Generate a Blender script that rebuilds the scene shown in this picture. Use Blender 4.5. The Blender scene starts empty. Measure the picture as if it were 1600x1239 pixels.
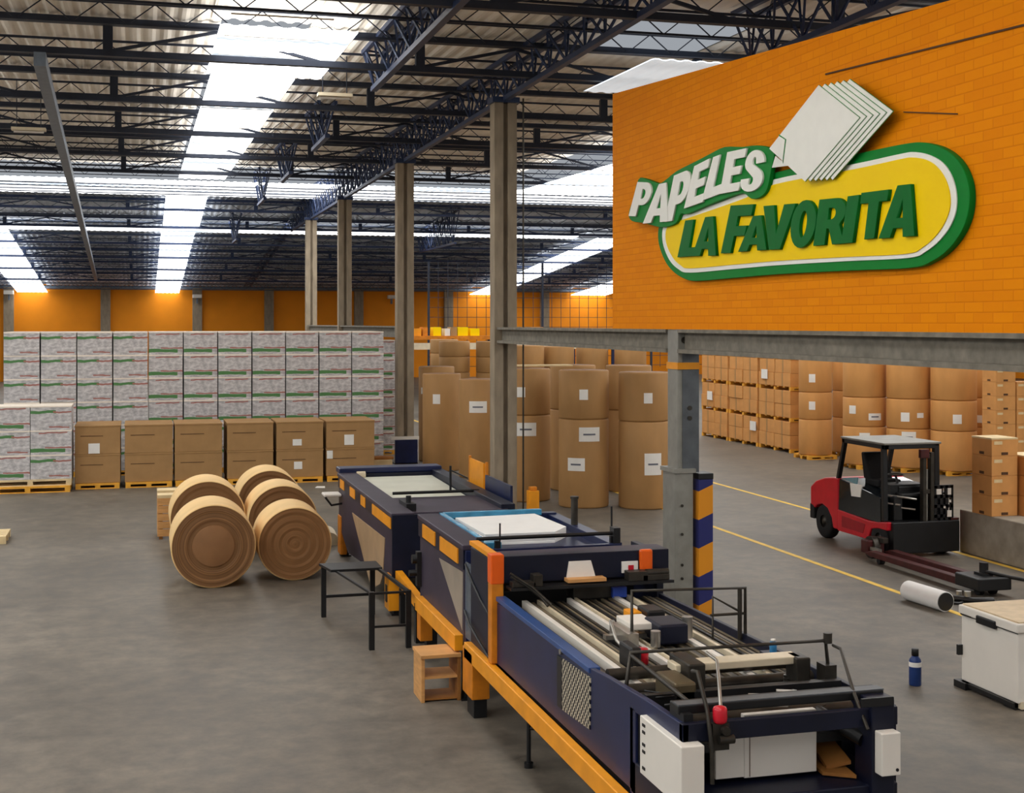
import bpy, math, random
from math import sin, cos, pi, radians, atan2, sqrt
from mathutils import Vector, Matrix

random.seed(7)
scene = bpy.context.scene
col = scene.collection

# ------------------------------------------------------------------ camera, sky, light, exposure
cam_data = bpy.data.cameras.new('camera')
cam_data.sensor_width = 36.0
cam_data.lens = 36.0 * 2100 / 1600
cam_data.shift_y = -(619.5 - 505) / 1600
cam_data.clip_end = 400
cam = bpy.data.objects.new('camera', cam_data)
col.objects.link(cam)
cam.location = (0, 0, 4.3)
cam.rotation_euler = (pi / 2, 0, -math.atan(580 / 2100))
scene.camera = cam

world = bpy.data.worlds.new('daylight')
scene.world = world
world.use_nodes = True
wn = world.node_tree.nodes
wl = world.node_tree.links
w_tc = wn.new('ShaderNodeTexCoord'); w_sp = wn.new('ShaderNodeSeparateXYZ'); w_rp = wn.new('ShaderNodeValToRGB')
wl.new(w_tc.outputs['Generated'], w_sp.inputs[0]); wl.new(w_sp.outputs['Z'], w_rp.inputs['Fac'])
w_rp.color_ramp.elements[0].position = 0.0; w_rp.color_ramp.elements[0].color = (1.0, 0.93, 0.84, 1)     # bright warm glow added below the horizon to light the roof
w_rp.color_ramp.elements[1].position = 0.06; w_rp.color_ramp.elements[1].color = (0.86, 0.92, 1.0, 1)    # hazy sky
wl.new(w_rp.outputs['Color'], wn['Background'].inputs['Color'])
wn['Background'].inputs['Strength'].default_value = 0.5

scene.view_settings.view_transform = 'Standard'
scene.view_settings.look = 'None'
scene.view_settings.gamma = 1
scene.view_settings.use_curve_mapping = False
scene.view_settings.exposure = -0.38
SKY_PANEL = 7.5            # daylight coming through the roof panels

# ------------------------------------------------------------------ materials
def lin(c):
    return tuple(((v / 255) / 12.92 if v / 255 <= 0.04045 else ((v / 255 + 0.055) / 1.055) ** 2.4) for v in c) + (1,)

MATS = {}
def mat(name, rgb, rough=0.6, metal=0.0, var=0.12, scale=6.0, bump=0.0, spec=0.35, stretch=(1, 1, 1), fine=0.0, alpha=1.0):
    if name in MATS:
        return MATS[name]
    m = bpy.data.materials.new(name)
    m.use_nodes = True
    nt = m.node_tree; N = nt.nodes; L = nt.links
    b = N['Principled BSDF']
    b.inputs['Roughness'].default_value = rough
    b.inputs['Metallic'].default_value = metal
    b.inputs['Specular IOR Level'].default_value = spec
    b.inputs['Alpha'].default_value = alpha
    tc = N.new('ShaderNodeTexCoord')
    mp = N.new('ShaderNodeMapping'); mp.inputs['Scale'].default_value = stretch
    L.new(tc.outputs['Object'], mp.inputs['Vector'])
    nz = N.new('ShaderNodeTexNoise'); nz.inputs['Scale'].default_value = scale; nz.inputs['Detail'].default_value = 6
    L.new(mp.outputs[0], nz.inputs['Vector'])
    rp = N.new('ShaderNodeValToRGB')
    c = lin(rgb)
    rp.color_ramp.elements[0].position = 0.3; rp.color_ramp.elements[1].position = 0.72
    rp.color_ramp.elements[0].color = tuple(max(0, v * (1 - var)) for v in c[:3]) + (1,)
    rp.color_ramp.elements[1].color = tuple(min(1, v * (1 + var)) for v in c[:3]) + (1,)
    L.new(nz.outputs['Fac'], rp.inputs['Fac'])
    L.new(rp.outputs['Color'], b.inputs['Base Color'])
    if bump:
        bp = N.new('ShaderNodeBump'); bp.inputs['Strength'].default_value = bump; bp.inputs['Distance'].default_value = 0.02
        L.new(nz.outputs['Fac'], bp.inputs['Height']); L.new(bp.outputs[0], b.inputs['Normal'])
    MATS[name] = m
    return m

def nodes_of(m):
    nt = m.node_tree
    return nt, nt.nodes, nt.links, nt.nodes['Principled BSDF']

kraft = mat('kraft_wrap', (172, 130, 80), 0.62, var=0.10, scale=2.5, stretch=(1, 1, .4))
kraft_dark = mat('kraft_face', (140, 100, 64), 0.7, var=0.12, scale=3)
carton_m = mat('corrugated_board', (166, 128, 82), 0.75, var=0.08, scale=3)
carton_r = mat('corrugated_board_orange', (208, 148, 84), 0.75, var=0.10, scale=3)
slot_m = mat('board_fold', (84, 56, 34), 0.8)
label_m = mat('paper_label', (236, 233, 226), 0.6, var=0.03)
ink_m = mat('label_print', (105, 108, 118), 0.6)
navy = mat('navy_paint', (18, 29, 68), 0.38, var=0.25, scale=2.5, spec=0.45)
navy_dark = mat('dark_navy_paint', (14, 18, 38), 0.45, var=0.25, scale=3)
purple = mat('dark_purple_panel', (58, 50, 64), 0.5, var=0.18, scale=2.5)
amber = mat('amber_paint', (232, 150, 22), 0.45, var=0.10, scale=4)
amber_dirty = mat('worn_amber_paint', (205, 122, 24), 0.5, var=0.22, scale=5)
orange_lamp_m = mat('orange_plastic', (232, 96, 22), 0.35, var=0.05)
beige_panel = mat('beige_panel', (182, 152, 116), 0.35, var=0.14, scale=3, spec=0.6)
grey_panel = mat('grey_beige_panel', (158, 146, 130), 0.35, var=0.14, scale=3, spec=0.6)
black_m = mat('black_steel', (13, 13, 15), 0.45, var=0.3, scale=5, spec=0.5)
rubber = mat('black_rubber', (24, 24, 25), 0.8, var=0.2)
steel = mat('bright_steel', (176, 172, 164), 0.32, metal=0.85, var=0.2, scale=6, stretch=(1, .2, 1))
steel_dark = mat('dull_steel', (64, 60, 54), 0.42, metal=0.6, var=0.3, scale=6)
cream_steel = mat('cream_enamel', (214, 200, 172), 0.4, var=0.08)
white_enamel = mat('white_enamel', (226, 220, 210), 0.4, var=0.04, scale=2)
white_paper = mat('white_paper', (240, 240, 238), 0.7, var=0.02)
off_white = mat('off_white_sheet', (205, 205, 190), 0.6, var=0.08, scale=1.5)
blue_film = mat('blue_plastic_film', (70, 150, 190), 0.2, var=0.3, scale=4, spec=0.6)
red_m = mat('red_paint', (196, 20, 40), 0.32, var=0.08, spec=0.5)
red_dark = mat('dark_red_paint', (70, 26, 24), 0.5, var=0.3)
wood = mat('light_wood', (206, 152, 92), 0.65, var=0.14, scale=4, stretch=(1, 1, 5))
wood_dark = mat('brown_board', (150, 98, 44), 0.7, var=0.18, scale=4)
pallet_m = mat('pallet_wood', (230, 166, 58), 0.7, var=0.16, scale=4, stretch=(1, 4, 1))
pallet_pale = mat('pale_pallet_wood', (220, 196, 150), 0.7, var=0.14, scale=4)
concrete_col = mat('column_concrete', (146, 132, 112), 0.8, var=0.22, scale=5, bump=0.2, stretch=(1, 1, .35))
beam_m = mat('beam_concrete_grey', (122, 116, 104), 0.75, var=0.25, scale=7, bump=0.2)
galv = mat('grey_steel_paint', (142, 140, 132), 0.45, metal=0.2, var=0.14, scale=5)
galv_dark = mat('slate_steel_paint', (92, 96, 100), 0.45, metal=0.2, var=0.2, scale=5)
ledge_m = mat('ledge_concrete', (150, 142, 128), 0.85, var=0.25, scale=3, bump=0.3)
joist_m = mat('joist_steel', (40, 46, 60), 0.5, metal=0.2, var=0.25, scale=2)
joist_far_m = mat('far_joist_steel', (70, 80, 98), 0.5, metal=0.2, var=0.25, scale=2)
kraft_warm_lit = mat('kraft_wrap_warm_lit', (204, 146, 82), 0.62, var=0.10, scale=2.5, stretch=(1, 1, .4))  # kraft shifted to orange, warm light on the right-hand rolls put into the colour
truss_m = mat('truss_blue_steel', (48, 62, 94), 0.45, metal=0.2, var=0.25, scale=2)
pipe_m = mat('pipe_grey_blue', (104, 116, 130), 0.45, var=0.15)
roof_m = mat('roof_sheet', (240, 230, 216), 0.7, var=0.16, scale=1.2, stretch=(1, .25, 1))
roof_far_m = mat('roof_sheet_bluish', (196, 202, 212), 0.7, var=0.35, scale=1.0, stretch=(1, .3, 1))  # greyer, bluer and blotchier than the near roof sheets
orange_paint = mat('orange_wall_paint', (236, 142, 10), 0.7, var=0.07, scale=.6)
line_m = mat('yellow_floor_paint', (226, 186, 74), 0.6, var=0.2, scale=5)
glass_dark = mat('tinted_glass', (16, 24, 30), 0.08, spec=0.8, var=0.1)
glass_teal = mat('teal_glass', (110, 150, 160), 0.1, spec=0.8, var=0.1)
green_sign = mat('green_sign_paint', (4, 126, 44), 0.5, var=0.05, spec=0.12)
green_letter = mat('dark_green_sign_paint', (2, 104, 38), 0.5, var=0.05, spec=0.12)
white_sign = mat('white_sign_paint', (240, 240, 232), 0.45, var=0.02)
yellow_sign = mat('yellow_sign_paint', (252, 212, 2), 0.5, var=0.03, scale=1, spec=0.1)
can_blue = mat('blue_can_paint', (50, 120, 168), 0.35)
bottle_blue = mat('navy_bottle_plastic', (30, 56, 112), 0.35)

# sheet-skylights: daylight put in as emission, with painted bands
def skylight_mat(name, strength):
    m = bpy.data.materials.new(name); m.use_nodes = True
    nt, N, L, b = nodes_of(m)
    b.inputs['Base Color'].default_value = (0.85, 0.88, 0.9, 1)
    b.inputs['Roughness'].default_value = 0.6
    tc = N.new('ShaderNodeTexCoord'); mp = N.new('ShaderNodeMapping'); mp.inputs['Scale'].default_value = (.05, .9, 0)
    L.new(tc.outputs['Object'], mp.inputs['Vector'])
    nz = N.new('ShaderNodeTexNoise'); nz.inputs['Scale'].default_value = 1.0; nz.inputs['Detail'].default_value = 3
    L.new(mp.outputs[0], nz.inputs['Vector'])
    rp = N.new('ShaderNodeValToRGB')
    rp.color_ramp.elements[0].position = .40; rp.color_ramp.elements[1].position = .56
    rp.color_ramp.elements[0].color = (.10, .122, .145, 1); rp.color_ramp.elements[1].color = (1, .99, .97, 1)  # bluish bands painted into the glow, like joist shadows through the sheet
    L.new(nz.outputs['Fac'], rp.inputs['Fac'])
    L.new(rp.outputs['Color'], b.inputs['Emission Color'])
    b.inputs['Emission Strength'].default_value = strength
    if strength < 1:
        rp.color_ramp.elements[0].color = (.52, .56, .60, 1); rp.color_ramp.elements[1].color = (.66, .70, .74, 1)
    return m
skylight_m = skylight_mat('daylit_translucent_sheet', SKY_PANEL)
milky_m = skylight_mat('dim_translucent_sheet', .95)      # dimmer, greyer copy of the skylight sheet, weak light set in its emission

# concrete floor
def floor_mat():
    m = mat('polished_concrete', (108, 101, 91), 0.5, var=0.22, scale=.35, spec=0.4)
    nt, N, L, b = nodes_of(m)
    tc = next(n for n in N if n.type == 'TEX_COORD')
    n2 = N.new('ShaderNodeTexNoise'); n2.inputs['Scale'].default_value = 2.6; n2.inputs['Detail'].default_value = 10; n2.inputs['Roughness'].default_value = .7
    L.new(tc.outputs['Object'], n2.inputs['Vector'])
    rp = next(n for n in N if n.type == 'VALTORGB')
    mx = N.new('ShaderNodeMix'); mx.data_type = 'RGBA'; mx.blend_type = 'MULTIPLY'; mx.inputs[0].default_value = .75
    r2 = N.new('ShaderNodeValToRGB'); r2.color_ramp.elements[0].position = .36; r2.color_ramp.elements[1].position = .64
    r2.color_ramp.elements[0].color = (.52, .51, .50, 1); r2.color_ramp.elements[1].color = (1.3, 1.27, 1.22, 1)
    L.new(n2.outputs['Fac'], r2.inputs['Fac'])
    L.new(rp.outputs['Color'], mx.inputs[6]); L.new(r2.outputs['Color'], mx.inputs[7])
    L.new(mx.outputs[2], b.inputs['Base Color'])
    r3 = N.new('ShaderNodeMapRange'); r3.inputs['To Min'].default_value = .38; r3.inputs['To Max'].default_value = .68
    L.new(n2.outputs['Fac'], r3.inputs['Value']); L.new(r3.outputs[0], b.inputs['Roughness'])
    return m
floor_m = floor_mat()

# orange painted brick
def brick_mat():
    m = mat('orange_brick', (226, 128, 18), 0.7, var=0.05, scale=.5, spec=0.08)
    nt, N, L, b = nodes_of(m)
    tc = next(n for n in N if n.type == 'TEX_COORD')
    sp = N.new('ShaderNodeSeparateXYZ'); cb = N.new('ShaderNodeCombineXYZ')
    L.new(tc.outputs['Object'], sp.inputs[0]); L.new(sp.outputs['Y'], cb.inputs['X']); L.new(sp.outputs['Z'], cb.inputs['Y'])
    br = N.new('ShaderNodeTexBrick')
    br.inputs['Scale'].default_value = 1.0; br.inputs['Brick Width'].default_value = .30; br.inputs['Row Height'].default_value = .10
    br.inputs['Mortar Size'].default_value = .008; br.inputs['Mortar Smooth'].default_value = .4
    br.inputs['Color1'].default_value = lin((238, 142, 3)); br.inputs['Color2'].default_value = lin((232, 134, 3)); br.inputs['Mortar'].default_value = lin((224, 126, 3))
    L.new(cb.outputs[0], br.inputs['Vector'])
    L.new(br.outputs['Color'], b.inputs['Base Color'])
    bp = N.new('ShaderNodeBump'); bp.invert = True; bp.inputs['Strength'].default_value = .35; bp.inputs['Distance'].default_value = .01
    L.new(br.outputs['Fac'], bp.inputs['Height']); L.new(bp.outputs[0], b.inputs['Normal'])
    return m
brick_m = brick_mat()

# rings of wound paper on a roll end (axis along local Y)
def rings_mat(name, rgb, axis='Y', contrast=.35, freq=9.0):
    m = mat(name, rgb, 0.75, var=0.08, scale=3)
    nt, N, L, b = nodes_of(m)
    tc = next(n for n in N if n.type == 'TEX_COORD')
    mp = N.new('ShaderNodeMapping')
    mp.inputs['Scale'].default_value = (1, 0, 1) if axis == 'Y' else (1, 1, 0)
    L.new(tc.outputs['Object'], mp.inputs['Vector'])
    ln = N.new('ShaderNodeVectorMath'); ln.operation = 'LENGTH'
    L.new(mp.outputs[0], ln.inputs[0])
    cx = N.new('ShaderNodeCombineXYZ'); L.new(ln.outputs['Value'], cx.inputs['X'])
    nz = N.new('ShaderNodeTexNoise'); nz.inputs['Scale'].default_value = freq * 4.5; nz.inputs['Detail'].default_value = 5
    L.new(cx.outputs[0], nz.inputs['Vector'])
    r2 = N.new('ShaderNodeValToRGB'); r2.color_ramp.elements[0].position = .35; r2.color_ramp.elements[1].position = .6
    v = 1 - contrast
    r2.color_ramp.elements[0].color = (v, v, v, 1); r2.color_ramp.elements[1].color = (1.05, 1.05, 1.05, 1)
    L.new(nz.outputs['Fac'], r2.inputs['Fac'])
    rp = next(n for n in N if n.type == 'VALTORGB' and n != r2)
    mx = N.new('ShaderNodeMix'); mx.data_type = 'RGBA'; mx.blend_type = 'MULTIPLY'; mx.inputs[0].default_value = 1
    L.new(rp.outputs['Color'], mx.inputs[6]); L.new(r2.outputs['Color'], mx.inputs[7])
    L.new(mx.outputs[2], b.inputs['Base Color'])
    return m
rings_strong = rings_mat('wound_paper_rings', (138, 98, 60), contrast=.62, freq=9)
rings_soft = rings_mat('wound_paper_end', (134, 94, 56), contrast=.2, freq=9)
roll_skin = mat('roll_outer_paper', (236, 198, 138), 0.65, var=0.08, scale=2)

# white printed carton: mottled grey print with a green and a red band
def ream_mat(name, bands):
    m = mat(name, (205, 200, 198), 0.6, var=0.06, scale=3)
    nt, N, L, b = nodes_of(m)
    tc = next(n for n in N if n.type == 'TEX_COORD')
    mp = N.new('ShaderNodeMapping'); mp.inputs['Scale'].default_value = (1, 1, 2.2)
    L.new(tc.outputs['Object'], mp.inputs['Vector'])
    nz = N.new('ShaderNodeTexNoise'); nz.inputs['Scale'].default_value = 6; nz.inputs['Detail'].default_value = 6; nz.inputs['Roughness'].default_value = .6
    L.new(mp.outputs[0], nz.inputs['Vector'])
    r2 = N.new('ShaderNodeValToRGB'); r2.color_ramp.elements[0].position = .4; r2.color_ramp.elements[1].position = .62
    r2.color_ramp.elements[0].color = lin((168, 164, 164)); r2.color_ramp.elements[1].color = lin((214, 210, 208))
    L.new(nz.outputs['Fac'], r2.inputs['Fac'])
    sp = N.new('ShaderNodeSeparateXYZ'); L.new(tc.outputs['Generated'], sp.inputs[0])
    wob = N.new('ShaderNodeTexNoise'); wob.inputs['Scale'].default_value = 3.0
    L.new(tc.outputs['Object'], wob.inputs['Vector'])
    wm = N.new('ShaderNodeMath'); wm.operation = 'MULTIPLY_ADD'; wm.inputs[1].default_value = .16; wm.inputs[2].default_value = -.08
    L.new(wob.outputs['Fac'], wm.inputs[0])
    zz = N.new('ShaderNodeMath'); zz.operation = 'ADD'; L.new(sp.outputs['Z'], zz.inputs[0]); L.new(wm.outputs[0], zz.inputs[1])
    cur = r2.outputs['Color']
    for (z0, z1, x0, x1, rgb) in bands:
        fac = None
        for src, a, op in ((zz.outputs[0], z0, 'GREATER_THAN'), (zz.outputs[0], z1, 'LESS_THAN'), (sp.outputs['X'], x0, 'GREATER_THAN'), (sp.outputs['X'], x1, 'LESS_THAN')):
            q = N.new('ShaderNodeMath'); q.operation = op; q.inputs[1].default_value = a; L.new(src, q.inputs[0])
            if fac is None: fac = q.outputs[0]
            else:
                k = N.new('ShaderNodeMath'); k.operation = 'MULTIPLY'; L.new(fac, k.inputs[0]); L.new(q.outputs[0], k.inputs[1]); fac = k.outputs[0]
        mx = N.new('ShaderNodeMix'); mx.data_type = 'RGBA'; L.new(fac, mx.inputs[0]); L.new(cur, mx.inputs[6]); mx.inputs[7].default_value = lin(rgb)
        cur = mx.outputs[2]
    L.new(cur, b.inputs['Base Color'])
    return m
GRN, RED_, CRM = (80, 128, 74), (166, 108, 98), (226, 214, 200)
ream_high = ream_mat('printed_carton_green_near_lid', [(.72, .84, 0, .62, GRN), (.74, .80, .55, 1, RED_), (.1, .16, .45, .95, RED_)])
ream_low = ream_mat('printed_carton_green_at_foot', [(.10, .25, 0, .85, GRN), (.27, .33, .35, 1, RED_), (.9, .96, .2, .9, RED_)])
lid_m = mat('carton_lid', (240, 228, 212), 0.6, var=0.06)

# amber and blue slanted stripes
def stripe_mat():
    m = mat('amber_and_blue_stripes', (226, 146, 30), 0.5, var=0.1)
    nt, N, L, b = nodes_of(m)
    tc = next(n for n in N if n.type == 'TEX_COORD')
    sp = N.new('ShaderNodeSeparateXYZ'); L.new(tc.outputs['Object'], sp.inputs[0])
    a = N.new('ShaderNodeMath'); a.operation = 'MULTIPLY_ADD'; a.inputs[1].default_value = -.42
    L.new(sp.outputs['X'], a.inputs[0]); L.new(sp.outputs['Z'], a.inputs[2])
    d = N.new('ShaderNodeMath'); d.operation = 'ADD'; d.inputs[1].default_value = .22; L.new(a.outputs[0], d.inputs[0])
    k = N.new('ShaderNodeMath'); k.operation = 'MODULO'; k.inputs[1].default_value = .84; L.new(d.outputs[0], k.inputs[0])
    g = N.new('ShaderNodeMath'); g.operation = 'GREATER_THAN'; g.inputs[1].default_value = .42; L.new(k.outputs[0], g.inputs[0])
    mx = N.new('ShaderNodeMix'); mx.data_type = 'RGBA'; L.new(g.outputs[0], mx.inputs[0])
    mx.inputs[6].default_value = lin((226, 146, 30)); mx.inputs[7].default_value = lin((40, 44, 104))
    L.new(mx.outputs[2], b.inputs['Base Color'])
    return m
stripe_m = stripe_mat()

# perforated guard: holes in a light sheet
def perf_mat():
    m = mat('perforated_sheet', (170, 160, 140), 0.5, var=0.1)
    nt, N, L, b = nodes_of(m)
    tc = next(n for n in N if n.type == 'TEX_COORD')
    mp = N.new('ShaderNodeMapping'); mp.inputs['Rotation'].default_value = (radians(45), 0, 0); mp.inputs['Scale'].default_value = (0, 20, 20)
    L.new(tc.outputs['Object'], mp.inputs['Vector'])
    vo = N.new('ShaderNodeTexVoronoi'); vo.inputs['Scale'].default_value = 1.0; vo.inputs['Randomness'].default_value = 0
    L.new(mp.outputs[0], vo.inputs['Vector'])
    r2 = N.new('ShaderNodeValToRGB'); r2.color_ramp.elements[0].position = .36; r2.color_ramp.elements[1].position = .44
    r2.color_ramp.elements[0].color = lin((28, 30, 36)); r2.color_ramp.elements[1].color = lin((178, 168, 146))
    L.new(vo.outputs['Distance'], r2.inputs['Fac']); L.new(r2.outputs['Color'], b.inputs['Base Color'])
    return m
perf_m = perf_mat()

# clear film / glass
def clear_mat(name, rgb, alpha):
    m = mat(name, rgb, 0.08, spec=0.7, var=0.02, alpha=alpha)
    return m
clear_m = clear_mat('clear_guard', (190, 200, 205), .18)

# ------------------------------------------------------------------ mesh helpers
class MB:
    def __init__(s): s.v = []; s.f = []; s.sm = []; s.mi = []
    def _add(s, vs, fs, smooth=False, mi=0):
        o = len(s.v); s.v += [tuple(v) for v in vs]
        for f in fs:
            s.f.append(tuple(o + i for i in f)); s.sm.append(smooth); s.mi.append(mi)
        return s
    def box(s, x0, x1, y0, y1, z0, z1, mi=0):
        x0, x1 = min(x0, x1), max(x0, x1); y0, y1 = min(y0, y1), max(y0, y1); z0, z1 = min(z0, z1), max(z0, z1)
        vs = [(x0, y0, z0), (x1, y0, z0), (x1, y1, z0), (x0, y1, z0), (x0, y0, z1), (x1, y0, z1), (x1, y1, z1), (x0, y1, z1)]
        return s._add(vs, [(0, 3, 2, 1), (4, 5, 6, 7), (0, 1, 5, 4), (1, 2, 6, 5), (2, 3, 7, 6), (3, 0, 4, 7)], False, mi)
    def bar(s, p0, p1, w, h, mi=0, up=(0, 0, 1)):
        p0, p1 = Vector(p0), Vector(p1); d = (p1 - p0).normalized(); up = Vector(up)
        if abs(d.dot(up)) > .98: up = Vector((1, 0, 0))
        a = d.cross(up).normalized() * w / 2; b = a.cross(d).normalized() * h / 2
        vs = [p + q for p in (p0, p1) for q in (-a - b, a - b, a + b, -a + b)]
        return s._add(vs, [(0, 1, 2, 3), (7, 6, 5, 4), (0, 4, 5, 1), (1, 5, 6, 2), (2, 6, 7, 3), (3, 7, 4, 0)], False, mi)
    def cyl(s, p0, p1, r0, r1=None, n=20, mi=0, caps=True):
        p0, p1 = Vector(p0), Vector(p1); r1 = r0 if r1 is None else r1
        d = (p1 - p0).normalized(); u = Vector((0, 0, 1)) if abs(d.z) < .9 else Vector((1, 0, 0))
        a = d.cross(u).normalized(); b = a.cross(d)
        vs = []
        for p, r in ((p0, r0), (p1, r1)):
            for i in range(n):
                t = 2 * pi * i / n; vs.append(p + a * cos(t) * r + b * sin(t) * r)
        s._add(vs, [(i, (i + 1) % n, n + (i + 1) % n, n + i) for i in range(n)], True, mi)
        if caps:
            s._add(vs[:n], [tuple(range(n - 1, -1, -1))], False, mi); s._add(vs[n:], [tuple(range(n))], False, mi)
        return s
    def tube(s, pts, r, n=8, mi=0):
        pts = [Vector(p) for p in pts]; rings = []; prev = None
        for i, p in enumerate(pts):
            d = ((pts[min(i + 1, len(pts) - 1)] - p).normalized() + (p - pts[max(i - 1, 0)]).normalized())
            d = d.normalized() if d.length > 1e-6 else Vector((0, 0, 1))
            if prev is None:
                u = Vector((0, 0, 1)) if abs(d.z) < .9 else Vector((1, 0, 0)); a = d.cross(u).normalized()
            else:
                a = (prev - d * prev.dot(d)).normalized()
            prev = a; b = a.cross(d)
            rings.append([p + a * cos(2 * pi * k / n) * r + b * sin(2 * pi * k / n) * r for k in range(n)])
        vs = [q for rg in rings for q in rg]; fs = []
        for i in range(len(rings) - 1):
            for k in range(n):
                fs.append((i * n + k, i * n + (k + 1) % n, (i + 1) * n + (k + 1) % n, (i + 1) * n + k))
        s._add(vs, fs, True, mi)
        s._add(rings[0], [tuple(range(n - 1, -1, -1))], False, mi); s._add(rings[-1], [tuple(range(n))], False, mi)
        return s
    def lathe(s, prof, c=(0, 0, 0), axis='Z', n=40, mi=0, smooth=True):
        vs = []
        for (r, h) in prof:
            for i in range(n):
                t = 2 * pi * i / n
                if axis == 'Z': vs.append((c[0] + r * cos(t), c[1] + r * sin(t), c[2] + h))
                elif axis == 'Y': vs.append((c[0] + r * cos(t), c[1] + h, c[2] + r * sin(t)))
                else: vs.append((c[0] + h, c[1] + r * cos(t), c[2] + r * sin(t)))
        fs = []
        for j in range(len(prof) - 1):
            for i in range(n):
                fs.append((j * n + i, j * n + (i + 1) % n, (j + 1) * n + (i + 1) % n, (j + 1) * n + i))
        return s._add(vs, fs, smooth, mi)
    def prism(s, poly, vec, mi=0):
        poly = [Vector(p) for p in poly]; vec = Vector(vec); n = len(poly)
        vs = poly + [p + vec for p in poly]
        return s._add(vs, [tuple(range(n - 1, -1, -1)), tuple(range(n, 2 * n))] + [(i, (i + 1) % n, n + (i + 1) % n, n + i) for i in range(n)], False, mi)
    def patch(s, cx, cy, r, a0, a1, z0, z1, n=8, mi=0):
        vs = []
        for i in range(n + 1):
            t = a0 + (a1 - a0) * i / n
            for rr in (r - .004, r + .006):
                for z in (z0, z1): vs.append((cx + rr * cos(t), cy + rr * sin(t), z))
        fs = []
        for i in range(n):
            a = i * 4; b = a + 4
            fs += [(a + 2, b + 2, b + 3, a + 3), (b, a, a + 1, b + 1), (a + 1, a + 3, b + 3, b + 1), (a, b, b + 2, a + 2)]
        fs += [(0, 2, 3, 1), (n * 4, n * 4 + 1, n * 4 + 3, n * 4 + 2)]
        return s._add(vs, fs, False, mi)
    def build(s, name, mats, parent=None, bevel=0.0, origin=None):
        off = Vector((0, 0, 0)); p = parent
        while p is not None: off += p.location; p = p.parent
        if origin is not None: off = off + (Vector(origin) - off)
        elif parent is None and s.v:
            xs, ys, zs = zip(*s.v)
            off = Vector(((min(xs) + max(xs)) / 2, (min(ys) + max(ys)) / 2, min(zs)))
        me = bpy.data.meshes.new(name)
        me.from_pydata([tuple(Vector(v) - off) for v in s.v], [], s.f)
        me.polygons.foreach_set('use_smooth', s.sm)
        for m in (mats if isinstance(mats, (list, tuple)) else [mats]): me.materials.append(m)
        me.polygons.foreach_set('material_index', s.mi)
        import bmesh
        bm = bmesh.new(); bm.from_mesh(me); bmesh.ops.recalc_face_normals(bm, faces=bm.faces); bm.to_mesh(me); bm.free()
        me.update()
        o = bpy.data.objects.new(name, me); col.objects.link(o)
        if parent is None: o.location = off
        else:
            o.parent = parent
            if origin is not None:
                po = Vector((0, 0, 0)); p = parent
                while p is not None: po += p.location; p = p.parent
                o.location = off - po
        if bevel:
            b = o.modifiers.new('bevel', 'BEVEL'); b.width = bevel; b.segments = 2; b.limit_method = 'ANGLE'
        return o

def tag(o, label, cat, group=None):
    o['label'] = label; o['category'] = cat
    if group: o['group'] = group
    return o
def thing(name, label, cat, loc=(0, 0, 0), group=None):
    o = bpy.data.objects.new(name, None); o.empty_display_size = .1
    col.objects.link(o); o.location = loc
    return tag(o, label, cat, group)
def struct(o):
    o['kind'] = 'structure'; return o
def dup(root, loc, label=None, group=None, rotz=None):
    r = root.copy(); col.objects.link(r); r.location = loc
    if rotz is not None: r.rotation_euler = (0, 0, rotz)
    if label: r['label'] = label
    if group: r['group'] = group
    for ch in list(root.children):
        c = ch.copy(); col.objects.link(c); c.parent = r
        for g in list(ch.children):
            d = g.copy(); col.objects.link(d); d.parent = c
    return r

# ------------------------------------------------------------------ the hall
def roof_z(y):
    if y <= 62: return 4.3 + 5.36 + .0168 * y
    return roof_z(62) - (roof_z(62) - 7.1) * (y - 62) / 43.0
BACK = 105.0

struct(MB().box(-15, 66, -7, BACK + .3, -.3, 0).build('floor', floor_m, origin=(0, 0, 0)))
w = struct(MB().box(-15, 66, BACK, BACK + .3, 0, roof_z(BACK) + .1).build('wall_back', orange_paint))
struct(MB().box(66, 66.3, -7, BACK + .3, 0, 11).build('wall_right', orange_paint))
for i, px in enumerate([(-9.335,-2.538,4.133,9.524,16.48,23.689,31.709)][0]):
    struct(MB().box(px - .35, px + .35, BACK - .35, BACK, 0, roof_z(BACK) - .15).build('trim_%d' % (i + 1), concrete_col))
# coping strip along the top of the back wall
struct(MB().box(-15, 66, BACK - .12, BACK, roof_z(BACK) - .22, roof_z(BACK) - .02).build('trim_20', pipe_m))

# roof sheets, corrugated along the slope, with gaps for the translucent strips
def corrugated(x0, x1, y0, y1, name, m, amp=.035, pitch=.30, lift=0.0):
    mb = MB(); n = max(2, int(round((x1 - x0) / (pitch / 4)))); vs = []
    cuts = [y0] + ([62] if y0 < 62 < y1 else []) + [y1]
    pat = (0, 1, 1, 0)
    for yy in cuts:
        for i in range(n + 1):
            vs.append((x0 + (x1 - x0) * i / n, yy, roof_z(yy) + lift + amp * pat[i % 4]))
    fs = []
    for j in range(len(cuts) - 1):
        for i in range(n):
            a = j * (n + 1) + i; fs.append((a, a + 1, a + n + 2, a + n + 1))
    mb._add(vs, fs)
    # thickness
    top = [(v[0], v[1], v[2] + .02) for v in vs]
    mb._add(top, [tuple(reversed(f)) for f in fs])
    return mb.build(name, m)
NEAR_STRIPS = [(-12.6, -10.6), (1.5, 3.2), (15.2, 19.0), (29.0, 33.0), (46.0, 49.0)]
FAR_STRIPS = [(-8.7, -6.7), (1.1, 2.75), (25.5, 27.6), (34.0, 37.0), (50.0, 53.0)]
k = 0
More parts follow.
